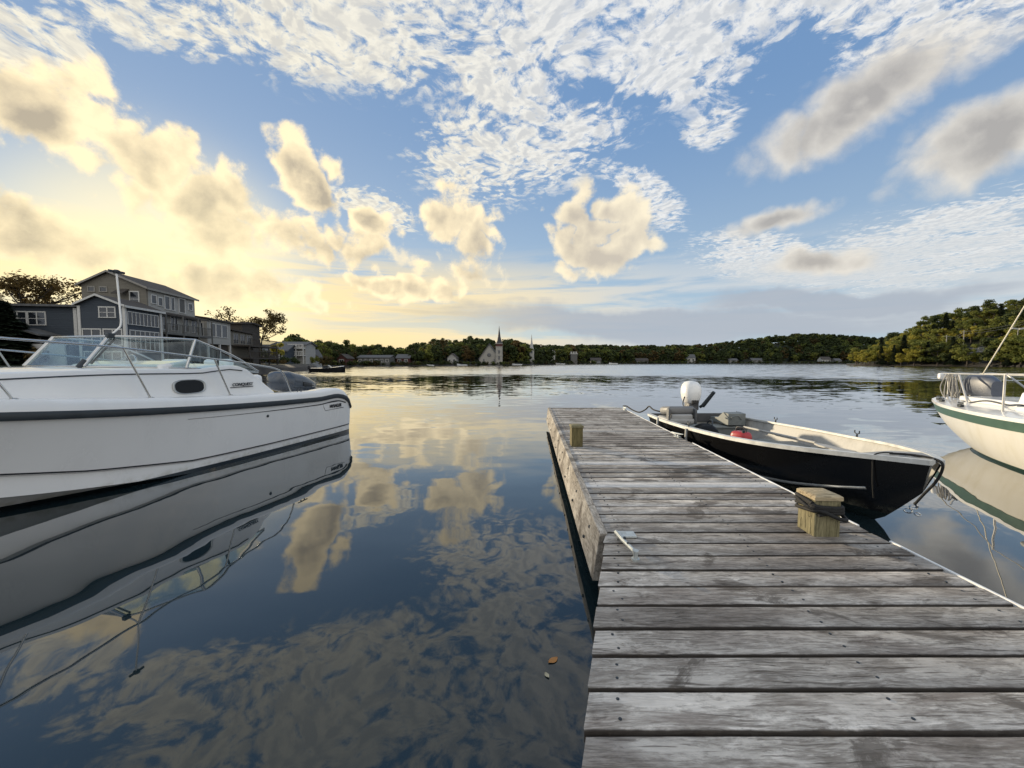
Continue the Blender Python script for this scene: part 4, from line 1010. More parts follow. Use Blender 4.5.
# pushpit
g = MB(); zt = 1.25
for sgn in (-1, 1):
    g.tube([(sgn * .36, .42, .74), (sgn * .30, .28, zt)], .013, 8); g.tube([(sgn * .50, 1.32, .74), (sgn * .32, .64, zt)], .016, 8)
    g.tube([(sgn * .28, -.02, zt), (sgn * .30, .28, zt), (sgn * .62, 1.6, zt + .02)], .011, 8)
g.tube([(-.28, -.02, zt), (.28, -.02, zt)], .012, 8)
g.build('stern_rail', M['railwhite'], sb, smooth=50)
for sgn in (-1, 1):
    for s0, x0 in ((2.85, .86), (4.6, 1.0)):
        g = MB(); g.tube([(sgn * x0, s0, .74), (sgn * x0, s0, 1.30)], .014, 8); g.build('stanchion', M['railwhite'], sb, smooth=50)
    g = MB(); g.tube([(sgn * .62, 1.6, zt + .02), (sgn * .86, 2.85, 1.29), (sgn * 1.0, 4.6, 1.30), (sgn * .6, 6.3, 1.36)], .007, 6); g.build('lifeline', M['railwhite'], sb)
# lines and gear lashed to the rail
g = MB(); rr_ = random.Random(5)
for i in range(9):
    x0 = .30 + rr_.uniform(-.05, .06); y0_ = .38 + rr_.uniform(-.12, .16)
    g.tube(smoothpath([(x0, y0_, zt - .02), (x0 + rr_.uniform(-.06, .06), y0_ + rr_.uniform(-.06, .08), .98), (x0 + rr_.uniform(-.05, .08), y0_ + rr_.uniform(-.05, .12), .78), (x0 + rr_.uniform(-.05, .08), y0_ + .04, .95), (x0 + .02, y0_ + .02, zt - .04)], 5), .010, 6)
tag(g.build('coiled_lines', M['greyrope'], sb, smooth=60))
g = MB(); g.box((.30, .06, zt - .06), (.12, .10, .13)); g.build('stern_lamp', M['gel'], sb, bevel=.03)
for s in (.55, .95, 2.0):
    g = MB(); x = bh(s) - .06; g.box((x, s, bz(s) + .085), (.05, .09, .05)); g.tube([(x, s - .06, bz(s) + .13), (x, s + .06, bz(s) + .13)], .016, 6); g.build('winch_cleat', M['rub'], sb, bevel=.01)
g = MB(); g.tube([(.1, 2.3, .95), (-.3, 3.3, 1.12), (-.5, 4.4, 1.4)], .05, 8); g.build('tiller', M['rub'], sb, smooth=50)
g = MB(); g.tube(smoothpath([(.75, 1.9, .8), (.70, 2.2, .86), (.6, 2.5, .82), (.7, 2.9, .86), (.5, 3.2, .8)], 5), .014, 6); g.build('sheet_rope', M['rub'], sb)
# backstay and mast
g = MB(); g.tube([(.0, .27, .76), (0, 4.3, 6.0)], .0095, 6); g.build('backstay', M['cream'], sb)
g = MB(); g.tube([(0, 4.3, .8), (0, 4.35, 6.1)], .055, 10); g.build('mast', M['alu'], sb, smooth=50)
g = MB(); g.tube([(0, 4.2, 1.55), (0, 1.9, 1.5)], .045, 10); g.build('boom', M['alu'], sb, smooth=50)
# its outboard with grey hood
so2 = empty('outboard_motor', (0, 0, 0)); so2.parent = sb
g = MB(); path = []
for u in np.linspace(0, 1, 14):
    y = .62 + .02 - u * .66; w_ = .125 * math.sin(math.pi * min(.5 + u * .5, .93)) + .06; z0, z1_ = .84 + .0 * u, 1.24 - .30 * max(0, u - .55) ** 1.3 - .12 * max(0, .15 - u) * 6
    path.append([Vector((-.05 + w_ * math.copysign(abs(math.cos(a)) ** .6, math.cos(a)), y, (z0 + z1_) / 2 + (z1_ - z0) / 2 * math.copysign(abs(math.sin(a)) ** .7, math.sin(a)))) for a in np.linspace(0, 2 * math.pi, 19)[:-1]])
mot = Matrix.Translation((.0, .74, 0)) @ Matrix.Rotation(R(180), 4, 'Z') @ Matrix.Translation((.05, -.3, 0))
path = [[mot @ p for p in r_] for r_ in path]
g.loft(path); g.build('hood', simple('grey_motor_hood', (.085, .095, .12), .42, var=.15, scale=8), so2, smooth=50)
g = MB(); g.box((-.1, .62, .80), (.16, .14, .2)); g.build('bracket', M['alu'], so2, bevel=.02)

# ------------------------------------------------------------------ houses on the near left bank
HB = Vector((-.139, .99)); HR = Vector((.99, .139))
def house_empty(name, x, y, z, **kw): return empty(name, (x, y, z), math.atan2(.139, .99), **kw)
def wbox(mb, a0, a1, b0, b1, z0, z1): mb.box(((a0 + a1) / 2, (b0 + b1) / 2, (z0 + z1) / 2), (abs(a1 - a0), abs(b1 - b0), z1 - z0)); return mb
def window(e, face, u0, u1, z0, z1, pos, cols=2, rows=2, fr=.09, trim='housetrim', gl='darkglass'):
    """framed window on a wall: face 'f' (front, plane b=pos, facing -b) or 's' (side, plane a=pos, facing +a)"""
    def bx(mb, ua, ub, za, zb_, d0, d1):
        if face == 'f': return wbox(mb, ua, ub, pos - d1, pos - d0, za, zb_)
        return wbox(mb, pos + d0, pos + d1, ua, ub, za, zb_)
    m = MB()
    bx(m, u0 - fr, u1 + fr, z1, z1 + fr * 1.2, -.02, .07); bx(m, u0 - fr * 1.2, u1 + fr * 1.2, z0 - fr * .8, z0, -.02, .09)
    bx(m, u0 - fr, u0, z0, z1, -.02, .06); bx(m, u1, u1 + fr, z0, z1, -.02, .06)
    for i in range(1, cols): x = lerp(u0, u1, i / cols); bx(m, x - fr * .45, x + fr * .45, z0, z1, -.02, .055)
    for j in range(1, rows): z = lerp(z0, z1, j / rows); bx(m, u0, u1, z - .022, z + .022, -.02, .05)
    w_ = m.build('window', M[trim], e)
    p = MB(); bx(p, u0, u1, z0, z1, -.01, .02); p.build('pane', M[gl], w_)
    return w_
def gable_roof(e, a0, a1, b0, b1, zl, zp, zr, ap, ov=.35, th=.16, m='roof', trim=True, trimm='housetrim'):
    """two slopes meeting on a ridge along b at a=ap; eaves zl (left) and zr (right)"""
    mb = MB()
    sl_, sr = (zp - zl) / (ap - a0), (zp - zr) / (a1 - ap)
    def sec(b): return [Vector((a0 - ov, b, zl - ov * sl_)), Vector((ap, b, zp)), Vector((a1 + ov, b, zr - ov * sr)), Vector((a1 + ov, b, zr - ov * sr + th)), Vector((ap, b, zp + th)), Vector((a0 - ov, b, zl - ov * sl_ + th))]
    mb.loft([sec(b0 - ov), sec(b1 + ov)]); r_ = mb.build('roof', M[m], e)
    if trim:
        t_ = MB()
        for b in (b0 - ov - .03,):
            for (p, q) in (((a0 - ov, zl - ov * sl_), (ap, zp)), ((ap, zp), (a1 + ov, zr - ov * sr))):
                t_.loft([[Vector((p[0], b - .03, p[1] - .04)), Vector((p[0], b + .03, p[1] - .04)), Vector((p[0], b + .03, p[1] + th + .02)), Vector((p[0], b - .03, p[1] + th + .02))],
                         [Vector((q[0], b - .03, q[1] - .04)), Vector((q[0], b + .03, q[1] - .04)), Vector((q[0], b + .03, q[1] + th + .02)), Vector((q[0], b - .03, q[1] + th + .02))]])
        t_.loft([[Vector((a1 + ov + .02, b, zr - ov * sr - .08)), Vector((a1 + ov + .07, b, zr - ov * sr - .08)), Vector((a1 + ov + .07, b, zr - ov * sr + th)), Vector((a1 + ov + .02, b, zr - ov * sr + th))] for b in (b0 - ov, b1 + ov)])
        t_.build('roof_trim', M[trimm], r_)
    return r_
def gable_wall(e, a0, a1, b0, b1, z0, zl, zp, zr, ap, m):
    mb = MB(); mb.loft([[Vector((a0, b, z0)), Vector((a1, b, z0)), Vector((a1, b, zr)), Vector((ap, b, zp)), Vector((a0, b, zl))] for b in (b0, b1)])
    return mb.build('wall', M[m], e)
# blue gabled house with its low wing and porch
bhs = house_empty('blue_house', -35.5, 36, 0, label='dark blue clapboard house with white trim, gable and low left wing', cat='house')
gable_wall(bhs, -3.6, 0, 0, 4.4, .9, 6.75, 7.5, 6.65, -2.05, 'bluesiding'); gable_roof(bhs, -3.6, 0, 0, 4.4, 6.75, 7.52, 6.67, -2.05, .28, .12)
for bxs in ((-3.72, -3.5, -.06, .14, .9, 6.6), (-.12, .10, -.06, .14, .9, 6.6), (-.05, .10, 4.25, 4.5, .9, 6.5)):
    cb_ = MB(); wbox(cb_, *bxs); cb_.build('corner_board', M['housetrim'], bhs)
window(bhs, 'f', -1.95, -.75, 5.6, 6.45, 0, 2, 2); window(bhs, 'f', -3.35, -2.0, 3.1, 4.45, 0, 2, 2); window(bhs, 'f', -1.7, -.3, 3.1, 4.45, 0, 2, 2)
window(bhs, 's', .35, 4.0, 5.05, 6.15, 0, 8, 1, .07, gl='darkglass'); window(bhs, 's', .5, 4.0, 2.5, 4.45, 0, 6, 2, .07)
window(bhs, 'f', -3.3, -.4, 1.3, 2.4, 0, 4, 1)
wg_ = MB(); wbox(wg_, -12.2, -4.75, 1.2, 6.0, .9, 6.55); wg_.build('wall', M['bluesiding'], bhs)
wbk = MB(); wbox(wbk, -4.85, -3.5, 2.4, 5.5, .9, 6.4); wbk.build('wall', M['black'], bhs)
wr = MB(); wbox(wr, -12.2, -3.7, .75, 6.4, 6.58, 6.78); wr.build('roof', M['roofgrey'], bhs)
wtb = MB(); wbox(wtb, -5.0, -4.72, 1.08, 1.3, 3.9, 6.5); wtb.build('corner_board', M['housetrim'], bhs)
window(bhs, 'f', -10.2, -8.85, 4.95, 6.05, 1.2, 2, 2); window(bhs, 'f', -8.65, -7.35, 4.95, 6.05, 1.2, 2, 2)
pr = MB(); pr.loft([[Vector((-9.6, b, 3.85)), Vector((-7.9, b, 4.55)), Vector((-6.0, b, 3.95)), Vector((-6.0, b, 3.80)), Vector((-7.9, b, 4.38)), Vector((-9.6, b, 3.68))] for b in (-.9, 1.25)]); pr.build('porch_roof', M['roofgrey'], bhs)
dr = MB(); wbox(dr, -8.75, -7.75, .95, 1.19, 1.6, 3.75); do_ = dr.build('door', M['housetrim'], bhs)
dp_ = MB(); wbox(dp_, -8.45, -8.05, .92, .96, 2.2, 3.4); dp_.build('pane', M['darkglass'], do_)
window(bhs, 'f', -6.9, -5.3, 3.15, 3.6, 1.2, 4, 1, .05)
fn = MB(); wbox(fn, -7.4, -4.4, -.6, -.45, .9, 3.1); fn.build('porch_screen', M['housetrim'], bhs); 
# upper grey block
ghs = house_empty('shingled_house', -38.0, 41, 0, label='tall grey shingled house with broad gable and balconies above the blue house', cat='house')
gable_wall(ghs, -5.9, 0, 0, 7.5, .9, 9.4, 10.7, 9.2, -3.35, 'greysiding'); gable_roof(ghs, -5.9, 0, 0, 7.5, 9.4, 10.73, 9.22, -3.35, .3, .13, trimm='dulltrim')
sp = MB(); wbox(sp, .0, .05, .15, 7.35, 5.2, 9.05); sp.build('side_cladding', M['palesiding'], ghs)
window(ghs, 'f', -5.25, -4.75, 8.75, 9.15, 0, 1, 1, trim='dulltrim'); window(ghs, 'f', -4.2, -3.65, 8.75, 9.15, 0, 1, 1, trim='dulltrim')
window(ghs, 'f', -1.5, -.75, 7.3, 8.75, 0, 1, 2)
aw = MB(); aw.prism([(-2.6, 0, 9.05), (-2.6, -.9, 8.5), (-2.6, -.9, 8.4), (-2.6, 0, 8.9)], (1.0, 0, 0)); aw.build('awning', M['darktimber'], ghs)
window(ghs, 's', .55, 1.15, 7.75, 8.55, .05, 1, 1); window(ghs, 's', 1.5, 2.05, 7.65, 8.45, .05, 1, 1); window(ghs, 's', 2.45, 3.1, 7.4, 8.75, .05, 1, 1); window(ghs, 's', 3.4, 3.85, 7.4, 8.75, .05, 1, 1); window(ghs, 's', 4.7, 5.6, 7.3, 8.85, .05, 1, 1, .1, gl='fargrey'); window(ghs, 's', 6.3, 6.9, 7.8, 8.5, .05, 1, 1)
lr = MB(); lr.loft([[Vector((0, b, 7.05)), Vector((1.5, b, 6.7)), Vector((1.5, b, 6.52)), Vector((0, b, 6.8))] for b in (-.6, 7.6)]); lr.build('porch_roof', M['roof'], ghs)
lw_ = MB(); wbox(lw_, .052, .7, .2, 7.4, 4.7, 6.75); lw_.build('wall', M['palesiding'], ghs)
for b0 in (.5, 2.2, 4.0, 5.6): window(ghs, 's', b0, b0 + 1.0, 5.05, 6.5, .7, 2, 1, .08)
bl = MB(); wbox(bl, .3, 1.9, -.3, 7.5, 4.45, 4.68); bl.build('balcony_floor', M['fargrey'], ghs)
rl_ = MB(); wbox(rl_, 1.82, 1.9, -.3, 7.5, 5.55, 5.62)
for b in np.arange(-.3, 7.5, .22): wbox(rl_, 1.84, 1.88, b, b + .04, 4.66, 5.56)
for b in (-.3, 2.3, 4.9, 7.4): wbox(rl_, 1.80, 1.92, b, b + .1, .9, 6.55)
rl_.build('balustrade', M['fargrey'], ghs)
dk = MB(); wbox(dk, .06, .5, 0, 7.4, .9, 4.44); dk.build('undercroft', M['black'], ghs)  # near-black block stands in for the shade of the open lower storey
# flat annex with tall windows
an_ = house_empty('flat_roofed_house', -39.0, 50.2, 0, label='pale two storey waterside annex with three tall windows and sloping roof', cat='house')
w1 = MB(); wbox(w1, -6, 0, 0, 5.2, 3.9, 7.0); w1.build('wall', M['palesiding'], an_)
r1 = MB(); r1.loft([[Vector((-6.3, b, z + .9)), Vector((.4, b, z)), Vector((.4, b, z + .2)), Vector((-6.3, b, z + 1.1))] for b, z in ((-.3, 7.0), (5.4, 6.9))]); r1.build('roof', M['roof'], an_)
window(an_, 's', .6, 1.6, 4.9, 6.5, 0, 1, 1); window(an_, 's', 1.9, 2.9, 4.9, 6.5, 0, 1, 1); window(an_, 's', 3.2, 4.3, 4.9, 6.5, 0, 1, 1); window(an_, 'f', -1.6, -.5, 4.9, 6.5, 0, 1, 1)
u1 = MB(); wbox(u1, -6, -.4, .2, 5.0, .9, 3.9); u1.build('undercroft', M['darktimber'], an_)  # solid dark block stands in for shade inside the opening below
for b in (.1, 2.6, 5.0):
    pst = MB(); wbox(pst, -.2, 0, b, b + .2, .9, 3.9); pst.build('porch_post', M['housetrim'], an_)
# terraced deck house
th_ = house_empty('deck_house', -40.5, 56.5, 0, label='shadowy stepped house with stacked wooden decks beyond the annex', cat='house')
w2 = MB(); wbox(w2, -6, 0, 0, 6, .9, 6.0); w2.build('wall', M['greysiding'], th_)
r2_ = MB(); r2_.loft([[Vector((-6.3, b, z + 1.0)), Vector((.4, b, z)), Vector((.4, b, z + .2)), Vector((-6.3, b, z + 1.2))] for b, z in ((-.3, 6.1), (6.3, 5.9))]); r2_.build('roof', M['roof'], th_)
for b0 in (.6, 2.4, 4.2): window(th_, 's', b0, b0 + 1.2, 4.3, 5.6, 0, 2, 1, trim='dulltrim')
for z in (4.0, 2.2):
    d_ = MB(); wbox(d_, 0, 2.4, 0, 9, z - .2, z); wbox(d_, 2.3, 2.4, 0, 9, z + .9, z + 1.0)
    for b in np.arange(0, 9, .3): wbox(d_, 2.33, 2.38, b, b + .06, z, z + .92)
    for b in (.1, 3, 6, 8.8): wbox(d_, 2.25, 2.4, b, b + .15, .5, z)
    d_.build('deck', M['darktimber'], th_)
# brown tall box and shore houses behind
def plain_house(name, px, y, wx, dy, h, zp, m, roof='roof', z0=1.0, rz=.14, wins=(), ridge='x', **kw):
    x = (px - 512) / F * y; e = empty(name, (x, y, 0), rz, **kw)
    mb = MB()
    if ridge == 'x':
        mb.loft([[Vector((a, 0, z0)), Vector((a, dy, z0)), Vector((a, dy, h)), Vector((a, dy / 2, zp)), Vector((a, 0, h))] for a in (-wx / 2, wx / 2)]); mb.build('wall', M[m], e)
        s_ = (zp - h) / (dy / 2); r_ = MB(); r_.loft([[Vector((a, -.4, h - .4 * s_)), Vector((a, dy / 2, zp)), Vector((a, dy + .4, h - .4 * s_)), Vector((a, dy + .4, h - .4 * s_ + .25)), Vector((a, dy / 2, zp + .25)), Vector((a, -.4, h - .4 * s_ + .25))] for a in (-wx / 2 - .4, wx / 2 + .4)]); r_.build('roof', M[roof], e)
    else:
        mb.loft([[Vector((-wx / 2, b, z0)), Vector((wx / 2, b, z0)), Vector((wx / 2, b, h)), Vector((0, b, zp)), Vector((-wx / 2, b, h))] for b in (0, dy)]); mb.build('wall', M[m], e)
        s_ = (zp - h) / (wx / 2); r_ = MB(); r_.loft([[Vector((-wx / 2 - .4, b, h - .4 * s_)), Vector((0, b, zp)), Vector((wx / 2 + .4, b, h - .4 * s_)), Vector((wx / 2 + .4, b, h - .4 * s_ + .25)), Vector((0, b, zp + .25)), Vector((-wx / 2 - .4, b, h - .4 * s_ + .25))] for b in (-.4, dy + .4)]); r_.build('roof', M[roof], e)
    for (a0, a1, za, zb_) in wins: window(e, 'f', a0, a1, za, zb_, 0, 2, 1, .14)
    return e
plain_house('timber_house', 234, 66, 3.0, 6, 8.0, 8.3, 'darktimber', z0=.9, label='narrow dark brown windowless timber building beside the stepped decks', cat='house')
plain_house('shore_house', 267, 92, 9, 7, 4.2, 5.6, 'bluesiding', 'roofgrey', wins=((-3.4, -2.2, 1.8, 3.4), (-.6, .7, 1.8, 3.4), (2.2, 3.4, 1.8, 3.4)), label='low blue grey house on the shore behind the leafy tree', cat='house')
sh2 = plain_house('shore_house', 290, 98, 7.6, 7, 5.8, 6.6, 'palesiding', 'roofgrey', wins=((-3.2, -1.8, 4.0, 5.3), (-3.2, -1.8, 1.6, 3.0)), label='pale two storey shore house with white balconies and windows', cat='house')
bq = MB()
for z in (3.3, 5.1):
    wbox(bq, .2, 3.8, -1.5, 0, z - .2, z); wbox(bq, .2, 3.8, -1.5, -1.4, z + .8, z + .95)
    for a in np.arange(.2, 3.8, .4): wbox(bq, a, a + .12, -1.48, -1.42, z, z + .85)
for a in (.2, 2.0, 3.7): wbox(bq, a, a + .16, -1.5, -1.35, .8, 6.0)
bq.build('balcony', M['housetrim'], sh2)

# ------------------------------------------------------------------ trees
def leaf_cloud(r_, lobes, n, size, flat=.0):
    """many small leaf-clump faces through the crown volume, denser near the outside of each lobe"""
    vs, fs = [], []
    wts = [l[3] ** 2 for l in lobes]
    for _ in range(n):
        cx, cy, cz_, rad, sq = r_.choices(lobes, wts)[0]
        v = Vector((r_.gauss(0, 1), r_.gauss(0, 1), r_.gauss(0, 1))).normalized()
        q = rad * (r_.random() ** .38) * r_.uniform(.8, 1.12)
        c = Vector((cx, cy, cz_)) + Vector((v.x * q, v.y * q, v.z * q * sq))
        nrm = (v + Vector((r_.gauss(0, .33), r_.gauss(0, .33), r_.gauss(.2, .33)))).normalized()
        a = nrm.orthogonal().normalized(); a = (Matrix.Rotation(r_.uniform(0, 6.28), 3, nrm) @ a); b = nrm.cross(a)
        s = size * r_.uniform(.55, 1.35); i = len(vs)
        vs += [c + a * s, c + b * s * .8 + nrm * s * .15, c - a * s * .9, c - b * s * .8 + nrm * s * .1]; fs.append((i, i + 1, i + 2, i + 3))
    return vs, fs
def limbs(mb, r_, H, r0, nb, spread, zmin=.3):
    top = Vector((r_.uniform(-.1, .1) * H, r_.uniform(-.1, .1) * H, H * .85))
    mid = Vector((r_.uniform(-.03, .03) * H, r_.uniform(-.03, .03) * H, H * .45))
    mb.tube(smoothpath([(0, 0, -.3), mid, top], 4), [r0 * (1 - .8 * i / 8) for i in range(9)], 6)
    tips = []
    for i in range(nb):
        u = r_.uniform(zmin, .85); st_ = mid.lerp(top, (u - .45) / .4) if u > .45 else mid * (u / .45)
        a = r_.uniform(0, 6.28) + i * 2.4; L = H * spread * r_.uniform(.6, 1.1) * (1.15 - u * .5)
        e = st_ + Vector((math.cos(a) * L, math.sin(a) * L, L * r_.uniform(.35, .95)))
        mb.tube(smoothpath([st_, st_.lerp(e, .5) + Vector((0, 0, -.05 * L)), e], 3), [r0 * .45, r0 * .4, r0 * .34, r0 * .28, r0 * .22, r0 * .16, r0 * .1], 5)
        tips.append(e)
        for _ in range(3):
            s2 = st_.lerp(e, r_.uniform(.4, .95)); e2 = s2 + Vector((r_.uniform(-1, 1), r_.uniform(-1, 1), r_.uniform(.1, 1))) * L * .45
            mb.tube([s2, e2], [r0 * .2, r0 * .07], 4); tips.append(e2)
    return tips
def broadleaf_mesh(name, seed, H, n, leaf, size, wide=.36):
    r_ = random.Random(seed); mb = MB()
    mb.cur = 1; limbs(mb, r_, H * .8, H * .028, 5, .35)
    lobes = []
    for i in range(r_.randint(15, 21)):
        a = r_.uniform(0, 6.28); q = r_.random() ** .6 * wide * H * .75; z = r_.uniform(.20, .86) * H
        f = 1 - max(0, (z / H - .55)) * 1.1
        lobes.append((math.cos(a) * q * f, math.sin(a) * q * f, z, H * r_.uniform(.065, .155), r_.uniform(.6, 1.0)))
    mb.cur = 0; mb.add(*leaf_cloud(r_, lobes, n, size))
    me = mb.build(name, [M[leaf], M['bark']]); d = me.data; bpy.data.objects.remove(me); return d
def spruce_mesh(name, seed, H, n, leaf='leafN'):
    r_ = random.Random(seed); mb = MB(); mb.cur = 1; mb.tube([(0, 0, -.3), (0, 0, H * .96)], [H * .02, H * .004], 6); mb.cur = 0
    vs, fs = [], []
    for _ in range(n):
        u = r_.random() ** 1.5; z = H * (.08 + .92 * u); tier = 1 - .28 * ((u * 13) % 1); rad = H * .21 * (1 - u) ** .85 * tier + .06
        a = r_.uniform(0, 6.28); q = rad * r_.uniform(.25, 1.08); c = Vector((math.cos(a) * q, math.sin(a) * q, z - q * .28))
        out = Vector((math.cos(a), math.sin(a), -.35)).normalized(); sd = Vector((-math.sin(a), math.cos(a), r_.uniform(-.3, .3)))
        s = H * .030 * r_.uniform(.7, 1.4); i = len(vs)
        vs += [c + out * s * 1.5, c + sd * s * .7 + Vector((0, 0, r_.uniform(0, .3) * s)), c - out * s, c - sd * s * .7]; fs.append((i, i + 1, i + 2, i + 3))
    mb.add(vs, fs); o = mb.build(name, [M[leaf], M['bark']]); d = o.data; bpy.data.objects.remove(o); return d
P_green = [broadleaf_mesh('round_tree', 20 + i, 10, 2000, 'leafA', .29, .36) for i in range(3)]
P_dark = [broadleaf_mesh('round_tree', 40 + i, 10, 2000, 'leafB', .29, .34) for i in range(3)]
P_yel = [broadleaf_mesh('round_tree', 60 + i, 9, 2000, 'leafC', .27, .38) for i in range(2)]
P_rust = [broadleaf_mesh('round_tree', 70 + i, 9, 2000, 'leafD', .27, .38) for i in range(2)]
P_spr = [spruce_mesh('spruce_tree', 80 + i, 11, 1300) for i in range(2)]
P_low = [broadleaf_mesh('far_round_tree', 90 + i, 10, 420, l, .62, .38) for i, l in enumerate(('leafA', 'leafB', 'leafB', 'leafD'))]
def put_tree(me, pos, h, r_, name, label, group):
    o = bpy.data.objects.new(name, me); C.objects.link(o); base = 11. if name.startswith('spruce') else 10.
    s = h / base; o.location = pos; o.scale = (s * r_.uniform(.95, 1.3), s * r_.uniform(.95, 1.3), s); o.rotation_euler = (0, 0, r_.uniform(0, 6.28))
    return tag(o, label, 'tree', group)
r5 = random.Random(21)
LAB = {
 'hy': ('round_tree', 'yellow green leafy tree at the sunlit tip and front of the right headland', 'yellow green trees on the headland'),
 'hg': ('round_tree', 'olive green round tree on the slope of the right headland', 'green trees on the headland'),
 'hd': ('round_tree', 'dark green tree high on the right headland', 'dark trees high on the headland'),
 'hs': ('spruce_tree', 'dark pointed conifer on the right headland', 'conifers on the headland'),
 'lg': ('round_tree', 'dull green tree on the far shore left of the churches', 'trees on the far shore left of the churches'),
 'lr': ('round_tree', 'brownish autumn tree on the far shore near the churches', 'autumn trees on the far shore near the churches'),
 'cg': ('far_round_tree', 'distant small tree along the far middle shore', 'distant trees along the far middle shore'),
 'cs': ('spruce_tree', 'distant dark conifer on the far shore skyline', 'distant conifers on the far shore')}
# headland
n_h = 0
for row, (dr0, dr1, cnt) in enumerate(((.8, 4, 44), (7, 18, 32), (22, 38, 30), (40, 58, 28), (60, 84, 28))):
    for i in range(cnt):
        px = 855 + (1050 - 855) * (i + r5.uniform(.1, .9)) / cnt; dr = r5.uniform(dr0, dr1)
        if px < 868 and dr > 40: continue
        if 950 < px < 1010 and 8 < dr < 22: continue
        if 962 < px < 1000 and dr < 8 and r5.random() < .55: continue
        p = hpos(px, dr); u = (px - 855) / 190
        k = r5.random()
        if k < .66 - .70 * u + (.18 if row == 0 else 0): put_tree(r5.choice(P_yel), p, r5.uniform(5.0, 8.5) if row == 0 else r5.uniform(7, 10), r5, *LAB['hy'])
        elif k < .86: put_tree(r5.choice(P_green), p, r5.uniform(7.5, 11), r5, *LAB['hg'])
        elif k < .94: put_tree(r5.choice(P_dark), p, r5.uniform(8, 12), r5, *LAB['hd'])
        else: put_tree(r5.choice(P_spr), p, r5.uniform(8, 12.5), r5, *LAB['hs'])
def fpos(px, u): ux, uy = azdir(px); r = fds(px) + fdepth(px) * u; return Vector((ux * r, uy * r, fground(px, r)))
gap = [(360, 411, .1), (446, 458, .12), (474, 508, .16), (526, 538, .14), (570, 580, .12), (684, 698, .16), (726, 740, .14), (748, 764, .14), (815, 834, .14)]
def clear(px, u):
    return all(not (a < px < b and u < q + .1) for a, b, q in gap)
for row, (u0, u1, cnt) in enumerate(((.08, .2, 26), (.25, .42, 24), (.5, .7, 24), (.82, 1.0, 26))):
    for i in range(cnt):
        px = 292 + (520 - 292) * (i + r5.uniform(0, 1)) / cnt; u = r5.uniform(u0, u1)
        if not clear(px, u): continue
        if r5.random() < .2: put_tree(r5.choice(P_rust), fpos(px, u), r5.uniform(6, 9), r5, *LAB['lr'])
        else: put_tree(r5.choice(P_green + P_dark * 2), fpos(px, u), r5.uniform(7, 10.5), r5, *LAB['lg'])
for i in range(74):
    px = 518 + (868 - 518) * (i + r5.uniform(0, 1)) / 74; u = r5.uniform(.1, .35)
    if not clear(px, u): continue
    if r5.random() < .1: put_tree(r5.choice(P_spr), fpos(px, u), r5.uniform(9, 13), r5, *LAB['cs'])
    else: put_tree(r5.choice(P_low), fpos(px, u), r5.uniform(10, 15), r5, *LAB['cg'])
# the rest of the far wood as one mass: the same leaf-clump crowns, joined
vs, fs, mi = [], [], []
protos = []
for d in P_low[:4]:
    co = np.empty(len(d.vertices) * 3); d.vertices.foreach_get('co', co); co = co.reshape(-1, 3)
    protos.append((co, [tuple(p.vertices) for p in d.polygons if p.material_index == 0]))
VV = []; FF = []; MI = []; off = 0
for i in range(1250):
    px = r5.uniform(506, 900); u = r5.uniform(.25, 1.06) if i > 300 else r5.uniform(.88, 1.05)
    kk = r5.choices((0, 1, 2, 3), (3, 4, 4, 1))[0]; co, ff = protos[kk]; p = fpos(px, u); s = r5.uniform(.85, 1.35); a = r5.uniform(0, 6.28)
    rot = np.array([[math.cos(a), -math.sin(a), 0], [math.sin(a), math.cos(a), 0], [0, 0, 1]])
    VV.append(co @ rot.T * np.array([s * 1.25, s * 1.25, s]) + np.array(p)); FF += [tuple(j + off for j in f) for f in ff]; MI += [1 if kk in (1, 2) else (0 if kk == 0 else 2)] * len(ff); off += len(co)
for i in range(330):
    px = r5.uniform(288, 520); u = r5.uniform(.25, 1.06)
    if not clear(px, u): continue
    kk = r5.choices((0, 1, 2, 3), (2, 4, 4, 1))[0]; co, ff = protos[kk]; p = fpos(px, u); s = r5.uniform(.65, .95); a = r5.uniform(0, 6.28)
    rot = np.array([[math.cos(a), -math.sin(a), 0], [math.sin(a), math.cos(a), 0], [0, 0, 1]])
    VV.append(co @ rot.T * np.array([s * 1.25, s * 1.25, s]) + np.array(p)); FF += [tuple(j + off for j in f) for f in ff]; MI += [1 if kk in (1, 2) else (0 if kk == 0 else 2)] * len(ff); off += len(co)
for i in range(620):
    px = r5.uniform(286, 900); u = r5.uniform(.015, .06)
    if 360 < px < 412 or 478 < px < 508: u *= .6
    kk = r5.choices((0, 1, 2, 3), (2, 4, 4, 2))[0]; co, ff = protos[kk]; p = fpos(px, u); s = r5.uniform(.10, .26) * (1.5 if px > 520 else 1.); a = r5.uniform(0, 6.28)
    sel = r5.sample(range(len(ff)), 150); ids = sorted({j for q in sel for j in ff[q]}); mp = {j: n_i for n_i, j in enumerate(ids)}
    rot = np.array([[math.cos(a), -math.sin(a), 0], [math.sin(a), math.cos(a), 0], [0, 0, 1]])
    VV.append(co[ids] @ rot.T * np.array([s * 1.8, s * 1.8, s]) + np.array(p) - np.array([0, 0, 1.2 * s])); FF += [tuple(mp[j] + off for j in ff[q]) for q in sel]; MI += [1 if kk in (1, 2) else (0 if kk == 0 else 2)] * 150; off += len(ids)
me = bpy.data.meshes.new('far_wood'); me.from_pydata(np.concatenate(VV).tolist(), [], FF)
for k_ in ('leafA', 'leafB', 'leafD'): me.materials.append(M[k_])
me.polygons.foreach_set('material_index', MI); fw = bpy.data.objects.new('far_wood', me); C.objects.link(fw)
tag(fw, 'dense wood covering the far hills behind the shore', 'wood', kind='stuff')
